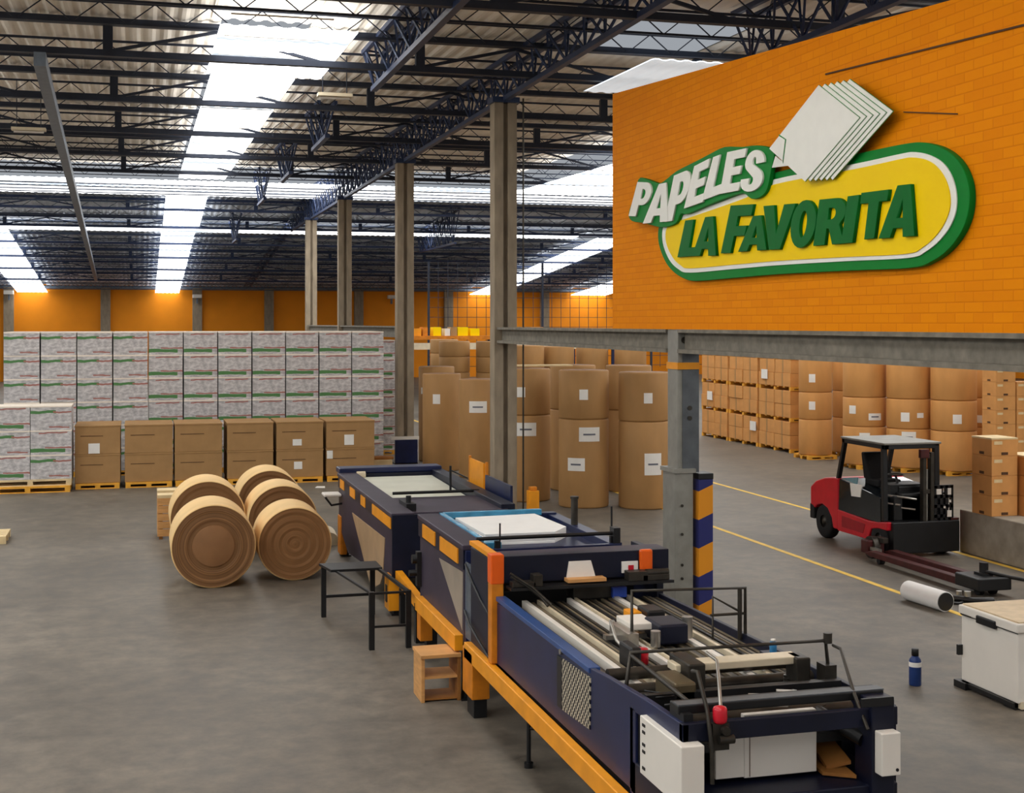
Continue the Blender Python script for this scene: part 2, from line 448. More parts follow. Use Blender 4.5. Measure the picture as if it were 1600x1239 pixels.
def roof_run(strips, y0, y1, m, extra=()):
    global k
    x = -15.0
    for (a, b) in list(strips) + [(66.3, None)]:
        if a - x > .05:
            k += 1
            struct(corrugated(x, a, y0, y1, 'ceiling' if k == 1 else 'ceiling.%03d' % k, m))
        if b is None: break
        x = b
roof_run(NEAR_STRIPS, 27.4, 55.2, roof_m)
roof_run(sorted(NEAR_STRIPS + [(9.2, 11.5)]), 23.4, 27.4, roof_m)
roof_run(NEAR_STRIPS, -7.0, 23.4, roof_m)
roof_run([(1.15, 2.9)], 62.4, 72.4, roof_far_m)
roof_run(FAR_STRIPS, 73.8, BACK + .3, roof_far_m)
wi = 0
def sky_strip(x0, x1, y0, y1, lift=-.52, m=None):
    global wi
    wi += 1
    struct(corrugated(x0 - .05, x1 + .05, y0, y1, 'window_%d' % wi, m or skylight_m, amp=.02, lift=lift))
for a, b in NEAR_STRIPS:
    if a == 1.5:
        sky_strip(a, b, 29.6, 55.2); sky_strip(1.4, 3.75, 24.2, 29.5); sky_strip(1.5, 3.2, -7, 19.0)  # third strip is out of view, added to light the machine
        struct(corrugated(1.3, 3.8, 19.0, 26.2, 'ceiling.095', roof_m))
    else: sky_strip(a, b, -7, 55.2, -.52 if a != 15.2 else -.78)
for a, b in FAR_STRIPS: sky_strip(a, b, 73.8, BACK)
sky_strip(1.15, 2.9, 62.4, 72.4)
sky_strip(-9.8, -5.5, -7, 38.0, -.6)  # unseen glowing strip added to brighten the hall and the sign wall
for i, yy in enumerate([21.1 + 1.9 * q for q in range(18)]):
    struct(MB().box(1.46, 3.19, yy - .018, yy + .018, roof_z(yy) - .56, roof_z(yy) - .535).build('trim_%d' % (30 + i), white_enamel))
sky_strip(9.2, 11.5, 23.4, 27.4, -.86, milky_m)
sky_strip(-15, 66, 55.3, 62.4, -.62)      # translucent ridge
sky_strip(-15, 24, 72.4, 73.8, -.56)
struct(corrugated(24.1, 66, 72.4, 73.8, 'ceiling.090', roof_far_m))

# open-web joists crossing the hall under the sheets
def joist_mesh(x0, x1, depth, step, ch, web):
    mb = MB()
    mb.box(x0, x1, -ch / 2, ch / 2, -ch, 0); mb.box(x0, x1, -ch / 2, ch / 2, -depth, -depth + ch * .9)
    n = int((x1 - x0) / step)
    for i in range(n):
        a = x0 + step * i
        mb.bar((a, 0, -ch * .5), (a + step / 2, 0, -depth + ch * .4), web, web)
        mb.bar((a + step / 2, 0, -depth + ch * .4), (a + step, 0, -ch * .5), web, web)
    return mb
def place_run(proto_name, mb, m, ys, lift):
    first = None
    for y in ys:
        z = roof_z(y) - lift
        if first is None:
            first = mb.build(proto_name, m, origin=(0, 0, 0)); o = first
        else:
            o = first.copy(); col.objects.link(o)
        o.location = (0, y, z); struct(o)
GIRD = [20.5, 26.5, 32.5, 38.5, 44.5, 50.5, 66.4, 72, 78, 84, 90, 96]
jy = [y for y in [19.3 + 1.9 * i for i in range(20)] if min(abs(y - g) for g in GIRD) > .55]
place_run('roof_joist', joist_mesh(-14, 46, .42, .95, .046, .02), joist_m, jy, .03)
fy = [63.2 + 2.1 * i for i in range(20)]
place_run('bluish_joist', joist_mesh(-14, 60, .45, 1.3, .06, .025), joist_far_m, fy, .04)  # joists past the ridge, paler and bluer than the near ones
ridge_y = [56.6, 58.2, 59.8, 61.3]
place_run('ridge_bar', MB().box(-15, 66, -.03, .03, -.05, 0), joist_m, ridge_y, .66)
# deep girders
def girder_mesh(x0, x1, depth):
    mb = MB()
    mb.box(x0, x1, -.08, .08, -.13, 0); mb.box(x0, x1, -.08, .08, -depth, -depth + .12)
    x = x0 + 1.4
    while x < x1:
        mb.box(x - .09, x + .09, -.07, .07, -depth + .1, -.15)
        mb.bar((x, 0, -depth + .1), (x + 2.0, 0, -.15), .06, .06)
        mb.bar((x + 2.0, 0, -.15), (x + 4.0, 0, -depth + .1), .06, .06)
        x += 6.0
    return mb
place_run('roof_girder', girder_mesh(-14, 50, .72), joist_m, [g for g in GIRD if g < 60], .05)
place_run('blue_girder', girder_mesh(-14, 60, .6), truss_m, [g for g in GIRD if g > 60], .05)  # girders past the ridge, in blue steel

# lattice trusses running along the hall
def long_truss(name, x, y0, y1, zb):
    mb = MB(); W = .22
    def top(y): return roof_z(y) - .12
    y = y0; step = 1.1
    while y < y1 - .01:
        yn = min(y + step, y1)
        for sx in (-W, W):
            mb.bar((x + sx, y, top(y)), (x + sx, yn, top(yn)), .09, .09)
            ym = (y + yn) / 2
            mb.bar((x + sx, y, top(y)), (x, ym, zb), .04, .04); mb.bar((x, ym, zb), (x + sx, yn, top(yn)), .04, .04)
        mb.bar((x - W, y, top(y)), (x + W, yn, top(yn)), .035, .035)
        mb.bar((x, y, zb), (x, yn, zb), .13, .1)
        y = yn
    return struct(mb.build(name, truss_m))
long_truss('lattice_truss', 7.8, 15, 104, 9.28)
# shorter hung truss pieces in the bay to the left
for i, (ya, yb) in enumerate(((18.0, 28.2), (35.5, 38.5), (44.5, 47.5), (54, 57), (70, 73))):
    long_truss('hung_truss' if i == 0 else 'hung_truss.%03d' % i, 4.75, ya, yb, 9.25 if ya < 60 else 8.6)
for i, (ya, yb) in enumerate(((67, 76),)):
    long_truss('side_truss' if i == 0 else 'side_truss.%03d' % i, 15.5, ya, yb, 9.2 if ya < 60 else 8.4)
struct(long_truss('edge_truss', 10.6, 12.0, 22.5, 9.0))

# long pale pipe running down the hall on the left
p0, p1 = Vector((-1.68,24.5,8.857)), Vector((-2.948,96.0,7.315))
tag(MB().bar(p0, p1, .2, .24).build('drain_pipe', pipe_m), 'long grey-blue pipe sloping under the roof at the left side', 'pipe')

# fluorescent fittings
def lamp_fitting(px, label, L=1.1):
    t = thing('strip_lamp', label, 'lamp', px, None)
    x, y, z = px
    MB().box(x - L / 2, x + L / 2, y - .14, y + .14, z - .02, z + .05).build('lamp_body', cream_steel, t)
    MB().cyl((x - L / 2 + .05, y, z - .045), (x + L / 2 - .05, y, z - .045), .03, n=8).build('lamp_tube', white_enamel, t)
    for s in (-1, 1): MB().cyl((x + s * L * .35, y, z + .05), (x + s * L * .35, y, roof_z(y) + .02), .012, n=6).build('hanger', joist_m, t)
    return t
lamp_fitting((4.093,29.4,9.275), 'cream strip lamp under the roof right of the big white skylight', .75)
lamp_fitting((-2.653,35.0,9.05), 'cream strip lamp under the roof left of the grey-blue pipe', .8)
def wall_lamp(c, label):
    t = thing('wall_lamp', label, 'lamp', c)
    x, y, z = c
    MB().box(x - .34, x + .34, y - .45, y + .15, z - .14, z + .14).build('lamp_housing', white_enamel, t, .03)
    MB().box(x - .06, x + .06, y - .05, y + .25, z - .55, z - .14).build('bracket', pipe_m, t)
wall_lamp((-9.273,104.3,6.542), 'white lamp box on the leftmost wall pillar')
wall_lamp((4.105,104.3,6.333), 'white lamp box on the wall pillar above the white carton wall')
wall_lamp((19.0,104.3,6.362), 'white lamp box on the back wall beside a column')

# ------------------------------------------------------------------ columns
def h_column(y, ztop, label, collar=True):
    t = thing('steel_column', label, 'column', (7.81, y + .2, 0))
    mb = MB()
    mb.box(7.55, 7.76, y, y + .4, .03, ztop); mb.box(7.86, 8.07, y, y + .4, .03, ztop)
    mb.box(7.74, 7.88, y + .12, y + .3, .03, ztop)
    mb.build('shaft', concrete_col, t, .012)
    MB().box(7.45, 8.17, y - .1, y + .5, 0, .04).build('base_plate', steel_dark, t)
    MB().box(7.5, 8.12, y - .05, y + .45, ztop, ztop + .12).build('cap_plate', truss_m, t)
    return t
c2 = h_column(28.8, 9.2, 'tall grey H column standing behind the middle machine, carrying the beam end')
MB().cyl((8.2, 28.75, .03), (8.2, 28.75, 9.3), .02, n=8).build('cable_pipe', steel_dark, c2)
h_column(40.5, 9.2, 'tall grey H column beside the right end of the white carton wall')
h_column(53.1, 9.2, 'grey H column rising behind the white carton wall, wider of the two')
h_column(64.0, 9.2, 'thin distant H column, farthest back above the white carton wall')
# near column: steel box over a wider sleeve
t = thing('steel_column', 'near light grey column with an amber band, standing behind the conveyor', 'column', (7.8, 18.6, 0))
MB().box(7.62, 7.93, 18.42, 18.82, 2.1, 4.24).build('shaft', galv, t, .01)
MB().box(7.69, 7.95, 18.405, 18.42, 2.1, 3.86).build('dark_face_plate', galv_dark, t)  # slate plate over one face of the box shaft, darker than the rest
MB().box(7.55, 7.84, 18.36, 18.84, 0, 2.13).build('sleeve', galv, t, .01)
MB().box(7.52, 7.87, 18.33, 18.87, 2.1, 2.16).build('collar', galv, t)
MB().box(7.605, 7.955, 18.395, 18.83, 3.62, 3.72).build('painted_band', amber, t)
b_ = MB()
for z in (.55, .75, 1.2, 1.62): b_.cyl((7.66, 18.37, z), (7.66, 18.345, z), .022, n=8)
b_.cyl((7.72, 18.425, 4.05), (7.72, 18.40, 4.05), .05, n=12)
for z in (2.9, 3.05): b_.cyl((7.8, 18.41, z), (7.8, 18.39, z), .035, n=10)
b_.build('bolts', steel_dark, t)
# striped guard beside it
t = thing('column_guard', 'amber and blue striped guard post beside the near column', 'guard post', (8.02, 18.5, 0))
MB().box(7.90, 8.13, 18.3, 18.62, 0, 2.0).build('striped_casing', stripe_m, t, .01)
MB().box(7.895, 8.135, 18.295, 18.625, 2.0, 2.09).build('cap', black_m, t, .01)
t = thing('column_guard', 'slim yellow guard post at the foot of the tall middle column', 'guard post', (8.32, 28.4, 0))
MB().box(8.2, 8.44, 28.3, 28.5, 0, .62).build('casing', amber, t, .01)
MB().box(8.24, 8.4, 28.33, 28.47, .62, .7).build('cap', amber_dirty, t, .01)
# navy wrap and white collar on the third column
t = thing('column_guard', 'dark blue wrap with a white collar at the foot of the column by the cartons', 'guard post', (7.81, 40.7, 0))
MB().box(7.46, 8.16, 40.36, 40.49, .03, .75).build('wrap', navy, t, .02)
MB().box(7.34, 8.2, 40.36, 40.49, .75, .84).build('collar', white_enamel, t)

# I beam spanning the columns
def i_beam(y0, y1, label):
    t = thing('girder_beam', label, 'beam', (7.78, (y0 + y1) / 2, 3.86))
    MB().box(7.72, 7.84, y0, y1, 3.90, 4.18).build('web', beam_m, t)
    MB().box(7.60, 7.96, y0, y1, 4.16, 4.21).build('top_flange', beam_m, t)
    MB().box(7.60, 7.96, y0, y1, 3.86, 3.92).build('bottom_flange', beam_m, t)
i_beam(18.85, 28.78, 'grey I beam between the near column and the tall middle column')
i_beam(4.0, 18.40, 'grey I beam running right from the near column under the orange wall')
i_beam(40.95, 63.95, 'grey I beam above the right end of the white carton wall')

# ------------------------------------------------------------------ orange brick wall over the beam
mb = MB()
mb.prism([(7.6, 21.2, 4.21), (7.6, 2.0, 4.21), (7.6, 2.0, 6.75), (7.6, 11.1, 7.42), (7.6, 21.2, 8.13)], (.3, 0, 0))
struct(mb.build('wall_right.001', brick_m, origin=(7.6, 0, 0)))
struct(MB().bar((7.59,13.936,7.163), (7.59,10.157,6.949), .012, .018).build('trim_21', slot_m))
struct(MB().bar((7.59,12.295,6.48), (7.59,11.348,6.318), .01, .012).build('trim_22', slot_m))

# ------------------------------------------------------------------ the painted sign
WX = 7.6
sign = thing('wall_sign', 'green, white and yellow lettered sign with a paper stack on the orange brick wall', 'sign', (WX, 15.5, 5.0))
def smooth_closed(pts, sub=5):
    out = []; n = len(pts)
    for i in range(n):
        p0, p1, p2, p3 = (Vector(pts[(i + q) % n]) for q in (-1, 0, 1, 2))
        for s in range(sub):
            u = s / sub
            out.append(tuple(.5 * ((2 * p1) + (p2 - p0) * u + (2 * p0 - 5 * p1 + 4 * p2 - p3) * u * u + (3 * p1 - p0 - 3 * p2 + p3) * u ** 3)))
    return out
def plate(name, polys, x_back, thick, m, parent=sign, bevel=0.0):
    # polygons in wall coordinates (y, z); holes are filled even-odd; thickness towards the hall (-X)
    cu = bpy.data.curves.new(name, 'CURVE'); cu.dimensions = '2D'; cu.fill_mode = 'BOTH'; cu.extrude = thick / 2
    cu.bevel_depth = bevel; cu.bevel_resolution = 1
    for pl in polys:
        sp = cu.splines.new('POLY'); sp.points.add(len(pl) - 1); sp.use_cyclic_u = True
        for q, (y, z) in enumerate(pl): sp.points[q].co = (-y, z, 0, 1)
    tmp = bpy.data.objects.new(name + '_outline', cu)
    me = bpy.data.meshes.new_from_object(tmp)
    bpy.data.objects.remove(tmp); bpy.data.curves.remove(cu)
    # curve plane (x=-y_world, y=z_world), normal +z -> -X
    M = Matrix(((0, 0, -1, x_back - thick / 2), (-1, 0, 0, 0), (0, 1, 0, 0), (0, 0, 0, 1)))
    me.transform(M); me.transform(Matrix.Translation(-Vector(parent.location)))
    me.materials.clear(); me.materials.append(m); me.name = name
    o = bpy.data.objects.new(name, me); col.objects.link(o); o.parent = parent
    return o
PILL = ((18.907,5.78),(18.952,5.546),(18.728,5.265),(18.381,5.068),(17.921,4.939),(17.482,4.899),(16.272,4.901),(14.993,4.905),(13.376,4.886),(12.079,4.866),(11.681,4.917),(11.379,5.033),(11.16,5.213),(11.068,5.418),(11.089,5.632),(11.232,5.835),(11.49,5.995),(11.838,6.097),(12.162,6.127),(12.903,6.14),(13.88,6.144),(14.993,6.149),(16.272,6.096),(17.759,5.986),(18.597,5.891))
INNER = ((18.72,5.733),(18.737,5.5),(18.484,5.237),(18.128,5.082),(17.719,5.018),(16.272,5.013),(14.993,5.01),(13.376,4.987),(12.1,4.963),(11.759,5.014),(11.479,5.137),(11.305,5.287),(11.243,5.454),(11.287,5.652),(11.434,5.83),(11.662,5.948),(11.957,6.022),(12.245,6.037),(13.136,6.039),(15.053,6.068),(15.869,5.984),(17.759,5.859),(18.424,5.845))
YEL = ((18.57,5.69),(18.579,5.491),(18.338,5.27),(18.02,5.132),(17.679,5.077),(16.272,5.069),(14.993,5.062),(13.376,5.032),(12.12,5.005),(11.818,5.052),(11.559,5.168),(11.393,5.316),(11.334,5.462),(11.379,5.635),(11.509,5.79),(11.708,5.905),(11.978,5.97),(12.245,5.981),(13.136,5.98),(15.053,6.004),(15.869,5.912),(17.759,5.795),(18.296,5.77))
plate('green_backing', [smooth_closed(PILL)], WX - .01, .06, green_sign, bevel=.006)
plate('white_border', [smooth_closed(INNER)], WX - .078, .012, white_sign)
plate('yellow_panel', [smooth_closed(YEL)], WX - .091, .01, yellow_sign)
BAN = ((20.044,6.031),(19.875,6.219),(19.622,6.528),(19.319,6.511),(18.844,6.398),(18.597,6.39),(18.069,6.492),(17.365,6.553),(16.84,6.602),(16.411,6.63),(15.869,6.562),(15.451,6.529),(15.053,6.44),(14.981,6.354),(15.053,6.197),(15.161,5.965),(15.357,5.878),(15.61,5.883),(15.869,5.976),(16.411,5.955),(16.913,5.92),(17.663,5.851),(17.921,5.871),(18.102,5.749),(18.597,5.725),(19.061,5.791),(19.413,5.85),(19.895,5.913))
plate('green_banner', [smooth_closed(BAN, 3)], WX - .09, .05, green_sign, bevel=.005)

def glyph(ch):
    def arc(cx, cy, rx, ry, a0, a1, n=10):
        return [(cx + rx * cos(radians(a0 + (a1 - a0) * i / n)), cy + ry * sin(radians(a0 + (a1 - a0) * i / n))) for i in range(n + 1)]
    if ch == 'L': return [[(0, 0), (1, 0), (1, .23), (.48, .23), (.48, 1), (0, 1)]]
    if ch == 'E': return [[(0, 0), (1, 0), (1, .2), (.45, .2), (.45, .41), (.9, .41), (.9, .6), (.45, .6), (.45, .8), (1, .8), (1, 1), (0, 1)]]
    if ch == 'F': return [[(0, 0), (.42, 0), (.42, .36), (.88, .36), (.88, .56), (.42, .56), (.42, .78), (1, .78), (1, 1), (0, 1)]]
    if ch == 'I': return [[(0, 0), (1, 0), (1, 1), (0, 1)]]
    if ch == 'T': return [[(.32, 0), (.70, 0), (.70, .78), (1, .78), (1, 1), (0, 1), (0, .78), (.32, .78)]]
    if ch == 'V': return [[(.3, 0), (.66, 0), (1, 1), (.66, 1), (.48, .32), (.34, 1), (0, 1)]]
    if ch == 'A': return [[(0, 0), (.32, 0), (.38, .18), (.66, .18), (.69, 0), (1, 0), (.78, 1), (.36, 1)], [(.43, .36), (.64, .36), (.58, .76)]]
    if ch == 'P':
        o = [(0, 0), (.42, 0), (.42, .34), (.55, .34)] + arc(.58, .67, .42, .33, -80, 80) + [(.55, 1), (0, 1)]
        return [o, [(.42, .52), (.52, .52)] + arc(.54, .66, .13, .14, -70, 70, 6) + [(.52, .81), (.42, .81)]]
    if ch == 'R':
        o = [(0, 0), (.38, 0), (.38, .36), (.46, .36), (.64, 0), (1.02, 0), (.80, .42)] + arc(.60, .71, .38, .29, -50, 80) + [(.55, 1), (0, 1)]
        return [o, [(.38, .54), (.50, .54)] + arc(.52, .68, .13, .13, -70, 70, 6) + [(.50, .81), (.38, .81)]]
    if ch == 'O':
        return [arc(.5, .5, .5, .5, 0, 345, 23), arc(.5, .5, .15, .29, 0, 340, 17)]
    if ch == 'S':
        pts = arc(.5, .28, .48, .28, 190, 360, 10) + arc(.55, .3, .43, .28, 0, 60, 5) + [(.44, .66)] + arc(.5, .74, .10, .1, 220, 60, 6) + [(.6, .68), (.98, .72)] + arc(.52, .73, .46, .27, 0, 180, 12) + arc(.5, .70, .44, .24, 190, 235, 4) + [(.52, .36)] + arc(.46, .27, .12, .11, 40, -140, 6) + [(.38, .32), (.02, .30)]
        return [pts]
def letters(items, x_back, thick, m, bevel):
    for q_, (ch, (tl, tr, br, bl)) in enumerate(items):
        polys = []
        for pl in glyph(ch):
            q = []
            for u, v in pl:
                y = (bl[0] * (1 - u) + br[0] * u) * (1 - v) + (tl[0] * (1 - u) + tr[0] * u) * v
                z = (bl[1] * (1 - u) + br[1] * u) * (1 - v) + (tl[1] * (1 - u) + tr[1] * u) * v
                q.append((y, z))
            polys.append(q)
        plate('letter', polys, x_back - .005 * (q_ % 2), thick, m, bevel=bevel)
letters([('P', ((19.584,6.489),(18.907,6.411),(19.245,5.924),(19.974,5.997))), ('A', ((18.907,6.37),(18.27,6.357),(18.321,5.791),(19.338,5.831))), ('P', ((18.102,6.431),(17.404,6.47),(17.775,5.783),(18.466,5.792))),
         ('E', ((17.35,6.483),(16.84,6.529),(17.061,5.964),(17.719,5.929))), ('L', ((16.723,6.533),(16.272,6.551),(16.481,6.027),(17.099,5.986))), ('E', ((16.259,6.543),(15.687,6.524),(15.922,6.013),(16.495,6.022))), ('S', ((15.674,6.506),(15.137,6.428),(15.265,5.95),(15.948,5.986)))],
        WX - .145, .025, white_sign, .003)
letters([('L', ((17.759,5.756),(17.152,5.737),(17.288,5.242),(18.044,5.256))), ('A', ((17.273,5.758),(16.651,5.736),(16.695,5.213),(17.497,5.246))), ('F', ((16.231,5.839),(15.559,5.799),(15.829,5.212),(16.538,5.236))),
         ('A', ((15.751,5.658),(15.21,5.636),(15.185,5.212),(15.988,5.229))), ('V', ((15.265,5.752),(14.429,5.711),(14.558,5.192),(15.357,5.216))), ('O', ((14.462,5.746),(13.854,5.711),(13.985,5.185),(14.597,5.189))),
         ('R', ((13.838,5.705),(13.207,5.678),(13.303,5.182),(13.985,5.195))), ('I', ((13.193,5.684),(12.958,5.678),(13.098,5.18),(13.337,5.184))), ('T', ((12.912,5.695),(12.372,5.68),(12.501,5.2),(13.018,5.202))), ('A', ((12.393,5.712),(11.83,5.689),(11.885,5.177),(12.553,5.191)))],
        WX - .102, .035, green_letter, .005)
FRONT = ((13.725,6.991),(12.834,6.492),(14.048,5.936),(14.963,6.429))
LAST = ((13.159,6.963),(12.287,6.481),(13.534,5.904),(14.335,6.435))
for q in range(6):
    u = q / 5
    quad = [(a[0] * (1 - u) + b[0] * u, a[1] * (1 - u) + b[1] * u) for a, b in zip(FRONT, LAST)]
    cy_ = sum(a[0] for a in quad) / 4; cz_ = sum(a[1] for a in quad) / 4
    big = [(cy_ + (a[0] - cy_) * 1.008, cz_ + (a[1] - cz_) * 1.008) for a in quad]
    xb = WX - .20 + .014 * q
    e = plate('sheet_edge', [big], xb, .006, green_sign)
    plate('paper_sheet', [quad], xb - .006, .008, white_sign)
plate('folded_corner', [((14.689,6.545),(14.535,6.482),(14.597,6.233))], WX - .217, .004, white_sign)
plate('folded_edge', [((14.706,6.569),(14.512,6.482),(14.592,6.205))], WX - .213, .003, green_sign)
plate('curled_page', [((15.017,6.204),(14.922,6.336),(14.787,6.271),(14.473,6.176),(14.643,6.184))], WX - .142, .01, white_sign)

# ------------------------------------------------------------------ floor markings
def floor_line(x, y0, y1, label):
    t = tag(MB().box(x - .055, x + .055, y0, y1, 0.0, .004).build('floor_line', line_m), label, 'floor marking')
    return t
floor_line(14.88, 22.4, 60.0, 'thin yellow line on the floor passing behind the red forklift')
floor_line(11.66, 10.0, 62.0, 'thin yellow line on the floor between the machine and the red forklift')
tag(MB().box(14.70, 14.82, 14.0, 22.2, 0, .004).build('floor_line', line_m), 'thin yellow line on the floor along the concrete ledge', 'floor marking')

ORD = ['first', 'second', 'third', 'fourth', 'fifth', 'sixth', 'seventh', 'eighth', 'ninth', 'tenth', 'eleventh', 'twelfth']

# ------------------------------------------------------------------ pallets
def make_pallet(name, c, wx, wy, h, label, m=pallet_m, group=None):
    t = thing(name, label, 'pallet', c, group)
    x, y, z = c
    bh = h * .56
    for i in range(5):
        a = x - wx / 2 + (wx - .14) * i / 4
        pass
    top = MB()
    n = 6
    for i in range(n):
        a = y + (wy - .13) * i / (n - 1)
        top.box(x - wx / 2, x + wx / 2, a, a + .13, z + h - .03, z + h)
    top.build('deck_board', m, t)
    for s in (0, .5, 1):
        bx = x - wx / 2 + (wx - .13) * s
        for q in (0, .5, 1):
            by = y + (wy - .13) * q
            MB().box(bx, bx + .13, by, by + .13, z + .025, z + h - .05).build('block', m, t)
    for q in (0, .5, 1):
        by = y + (wy - .13) * q
        MB().box(x - wx / 2, x + wx / 2, by, by + .13, z + h - .052, z + h - .03).build('stringer', m, t)
        MB().box(x - wx / 2, x + wx / 2, by, by + .13, z, z + .026).build('bottom_board', m, t)
    return t

# ------------------------------------------------------------------ wall of white printed cartons
def make_ream(name, w, d, h, m):
    t = thing(name, 'white printed carton', 'carton', (0, 0, 0))
    MB().box(-w / 2, w / 2, 0, d, 0, h * .955).build('carton_body', m, t)
    MB().box(-w / 2 - .004, w / 2 + .004, -.006, d + .004, h * .945, h).build('lid', lid_m, t)
    return t
CW, CH, CY = .966, .652, 39.5
X0 = -3.66
GW = 'white printed cartons of the tall wall stack'
hi = make_ream('printed_carton', CW - .035, 2.4, CH, ream_high)
lo = make_ream('printed_carton', CW - .035, 2.4, CH, ream_low)
used = {}
LAY = ['top layer', 'second layer down', 'third layer down', 'fourth layer down', 'hidden fifth layer', 'hidden bottom layer']
for cidx in range(11):
    for r in range(6):
        z = .145 + CH * r
        kind = hi if (cidx < 4 or (r <= 1 and cidx % 3 == 0)) else lo
        lab = 'white printed carton, %s from left, %s of tall stack' % (ORD[cidx] + ' column', LAY[5 - r])
        x = X0 + CW * (cidx + .5) + random.uniform(-.004, .004)
        pos = (x, CY + random.uniform(-.02, .02), z)
        if id(kind) not in used:
            used[id(kind)] = 1; kind.location = pos; kind['label'] = lab; kind['group'] = GW
        else:
            dup(kind, pos, lab, GW)
pw = make_pallet('pallet', (X0 + CW, CY, 0), 1.86, 2.3, .145, 'yellow pallet under the left end of the tall white stack', pallet_m)
for q in range(1, 5):
    dup(pw, (X0 + CW * (1 + 2 * q), CY, 0), 'yellow pallet under the tall white stack, %s from the left' % ORD[q])
ps_ = make_pallet('pallet', (X0 + CW * 10.5, CY, 0), .9, 2.3, .145, 'narrow yellow pallet under the right end of the tall white stack', pallet_m)
sh_ = make_ream('printed_carton', CW - .045, 1.1, .6, ream_low)
# shaded stack behind its right end
dx = 7.627
for r in range(6):
    lab = 'shaded white carton between the tall white stack and the column, %s' % LAY[5 - r]
    pos = (dx, 43.5, .146 + .6 * r)
    if r == 0:
        sh_.location = pos; sh_['label'] = lab; sh_['group'] = 'shaded cartons beside the column'
    else: dup(sh_, pos, lab, 'shaded cartons beside the column')
dup(ps_, (dx, 43.5, 0), 'yellow pallet under the shaded carton stack beside the column')

# low stack at the left edge, on two pallets
low = make_ream('printed_carton', .985, 1.1, .618, ream_low); low2 = make_ream('printed_carton', .985, 1.1, .618, ream_high)
lx = -1.7
n = 0
for cidx in range(2):
    for r in range(3):
        lab = 'white printed carton in the low stack at the left edge, %s column, %s' % (('left', 'right')[cidx], ('bottom layer', 'middle layer', 'top layer')[r])
        src = low if (r + cidx) % 2 == 0 else low2
        pos = (lx - 1.0 * (1.5 - cidx), 36.05, .34 + .62 * r)
        if not src.get('group'):
            src.location = pos; src['label'] = lab; src['group'] = 'white cartons of the low left stack'
        else: dup(src, pos, lab, 'white cartons of the low left stack')
make_pallet('pallet', (lx - 1.0, 36.05, .17), 1.98, 1.1, .17, 'pale pallet directly under the low white stack at the left edge', pallet_pale)
make_pallet('pallet', (lx - 1.06, 36.0, 0), 2.05, 1.2, .17, 'yellow pallet on the floor at the left edge, lower of two', pallet_m)

# ------------------------------------------------------------------ row of big brown boxes
def big_box(x0, x1, y, z0, z1, label, labels=(), depth=1.6):
    t = thing('cardboard_box', label, 'cardboard box', ((x0 + x1) / 2, y, z0), 'big brown boxes in front of the white stack')
    mb = MB()
    mb.box(x0, x1, y, y + depth, z0, z1 - .012)
    mb.build('box_body', carton_m, t, .012)
    w = x1 - x0; zm = z0 + (z1 - z0) * .62
    MB().box(x0 + w * .12, x0 + w * .62, y - .004, y + .01, zm, zm + .018).build('fold_line', slot_m, t)
    MB().box(x0 - .01, x1 + .01, y - .012, y + depth + .01, z1 - .04, z1).build('top_flap', carton_m, t, .006)
    for (u, v, a, b) in labels:
        lx_, lz = x0 + w * u, z0 + (z1 - z0) * v
        MB().box(lx_ - a / 2, lx_ + a / 2, y - .008, y + .002, lz - b / 2, lz + b / 2).build('shipping_label', label_m, t)
    return t
BX = ((-1.643,-0.515),(-0.403,0.812),(0.862,2.083),(2.217,3.43),(3.515,4.769),(4.855,6.17))
LB = {(0, 1): [(.42, .2, .28, .26)], (4, 1): [(.44, .25, .24, .17)], (4, 0): [(.46, .42, .22, .2)], (5, 1): [(.47, .3, .26, .28)], (5, 0): [(.07, .78, .16, .22)]}
for i, (a, b) in enumerate(BX):
    for r in range(2):
        lab = '%s brown cardboard box of the %s pair from the left before the white stack' % (('lower', 'upper')[r], ORD[i])
        big_box(a, b, 36.5, .15 + .75 * r, .15 + .75 * (r + 1) - .003, lab, LB.get((i, r), ()))
    make_pallet('pallet', ((a + b) / 2, 36.45, 0), (b - a) * .97, 1.6, .146, 'yellow pallet under the %s pair of brown boxes from the left' % ORD[i], pallet_m, 'yellow pallets under the brown boxes')

# ------------------------------------------------------------------ big rolls lying on the floor
def lying_roll(x, y, r, ln, label, face, core=.0):
    t = thing('paper_roll', label, 'paper roll', (x, y + ln / 2, 0), 'paper rolls lying on the floor')
    c = (x, y, r)
    MB().lathe([(r - .02, 0), (r - .004, .012), (r, .03), (r, ln - .03), (r - .004, ln - .012), (r - .02, ln)], c, 'Y', 72).build('outer_layer', roll_skin, t, origin=(x, y, r))
    f = MB()
    prof = [(0, .0)] + [(r * q / 14, .006 * ((q * 7) % 3)) for q in range(1, 14)] + [(r - .018, .002)]
    f.lathe(prof, (x, y, r), 'Y', 72, smooth=False)
    f.build('end_face', face, t, origin=(x, y, r))
    MB().lathe([(0, 0), (r - .018, 0)], (x, y + ln - .002, r), 'Y', 48).build('back_face', kraft_dark, t, origin=(x, y + ln, r))
    if core:
        MB().lathe([(0, -.012), (core - .02, -.012), (core, 0), (core, .01)], (x, y, r), 'Y', 48).build('core_disc', kraft_dark, t, origin=(x, y, r))
    return t
lying_roll(1.141, 22.3, .68, 1.2, 'front left lying paper roll with strong rings on its end', rings_strong, .34)
lying_roll(2.483, 22.6, .615, 1.15, 'front right lying paper roll, nearest the black table', rings_soft)
lying_roll(1.2, 25.5, .69, 1.2, 'back left lying paper roll, standing higher behind the ringed roll', rings_soft)
lying_roll(2.544, 25.2, .645, 1.15, 'middle lying paper roll of the right hand row of three', rings_soft)
lying_roll(2.529, 27.6, .66, 1.15, 'rearmost lying paper roll, mostly hidden behind the right row', rings_soft)
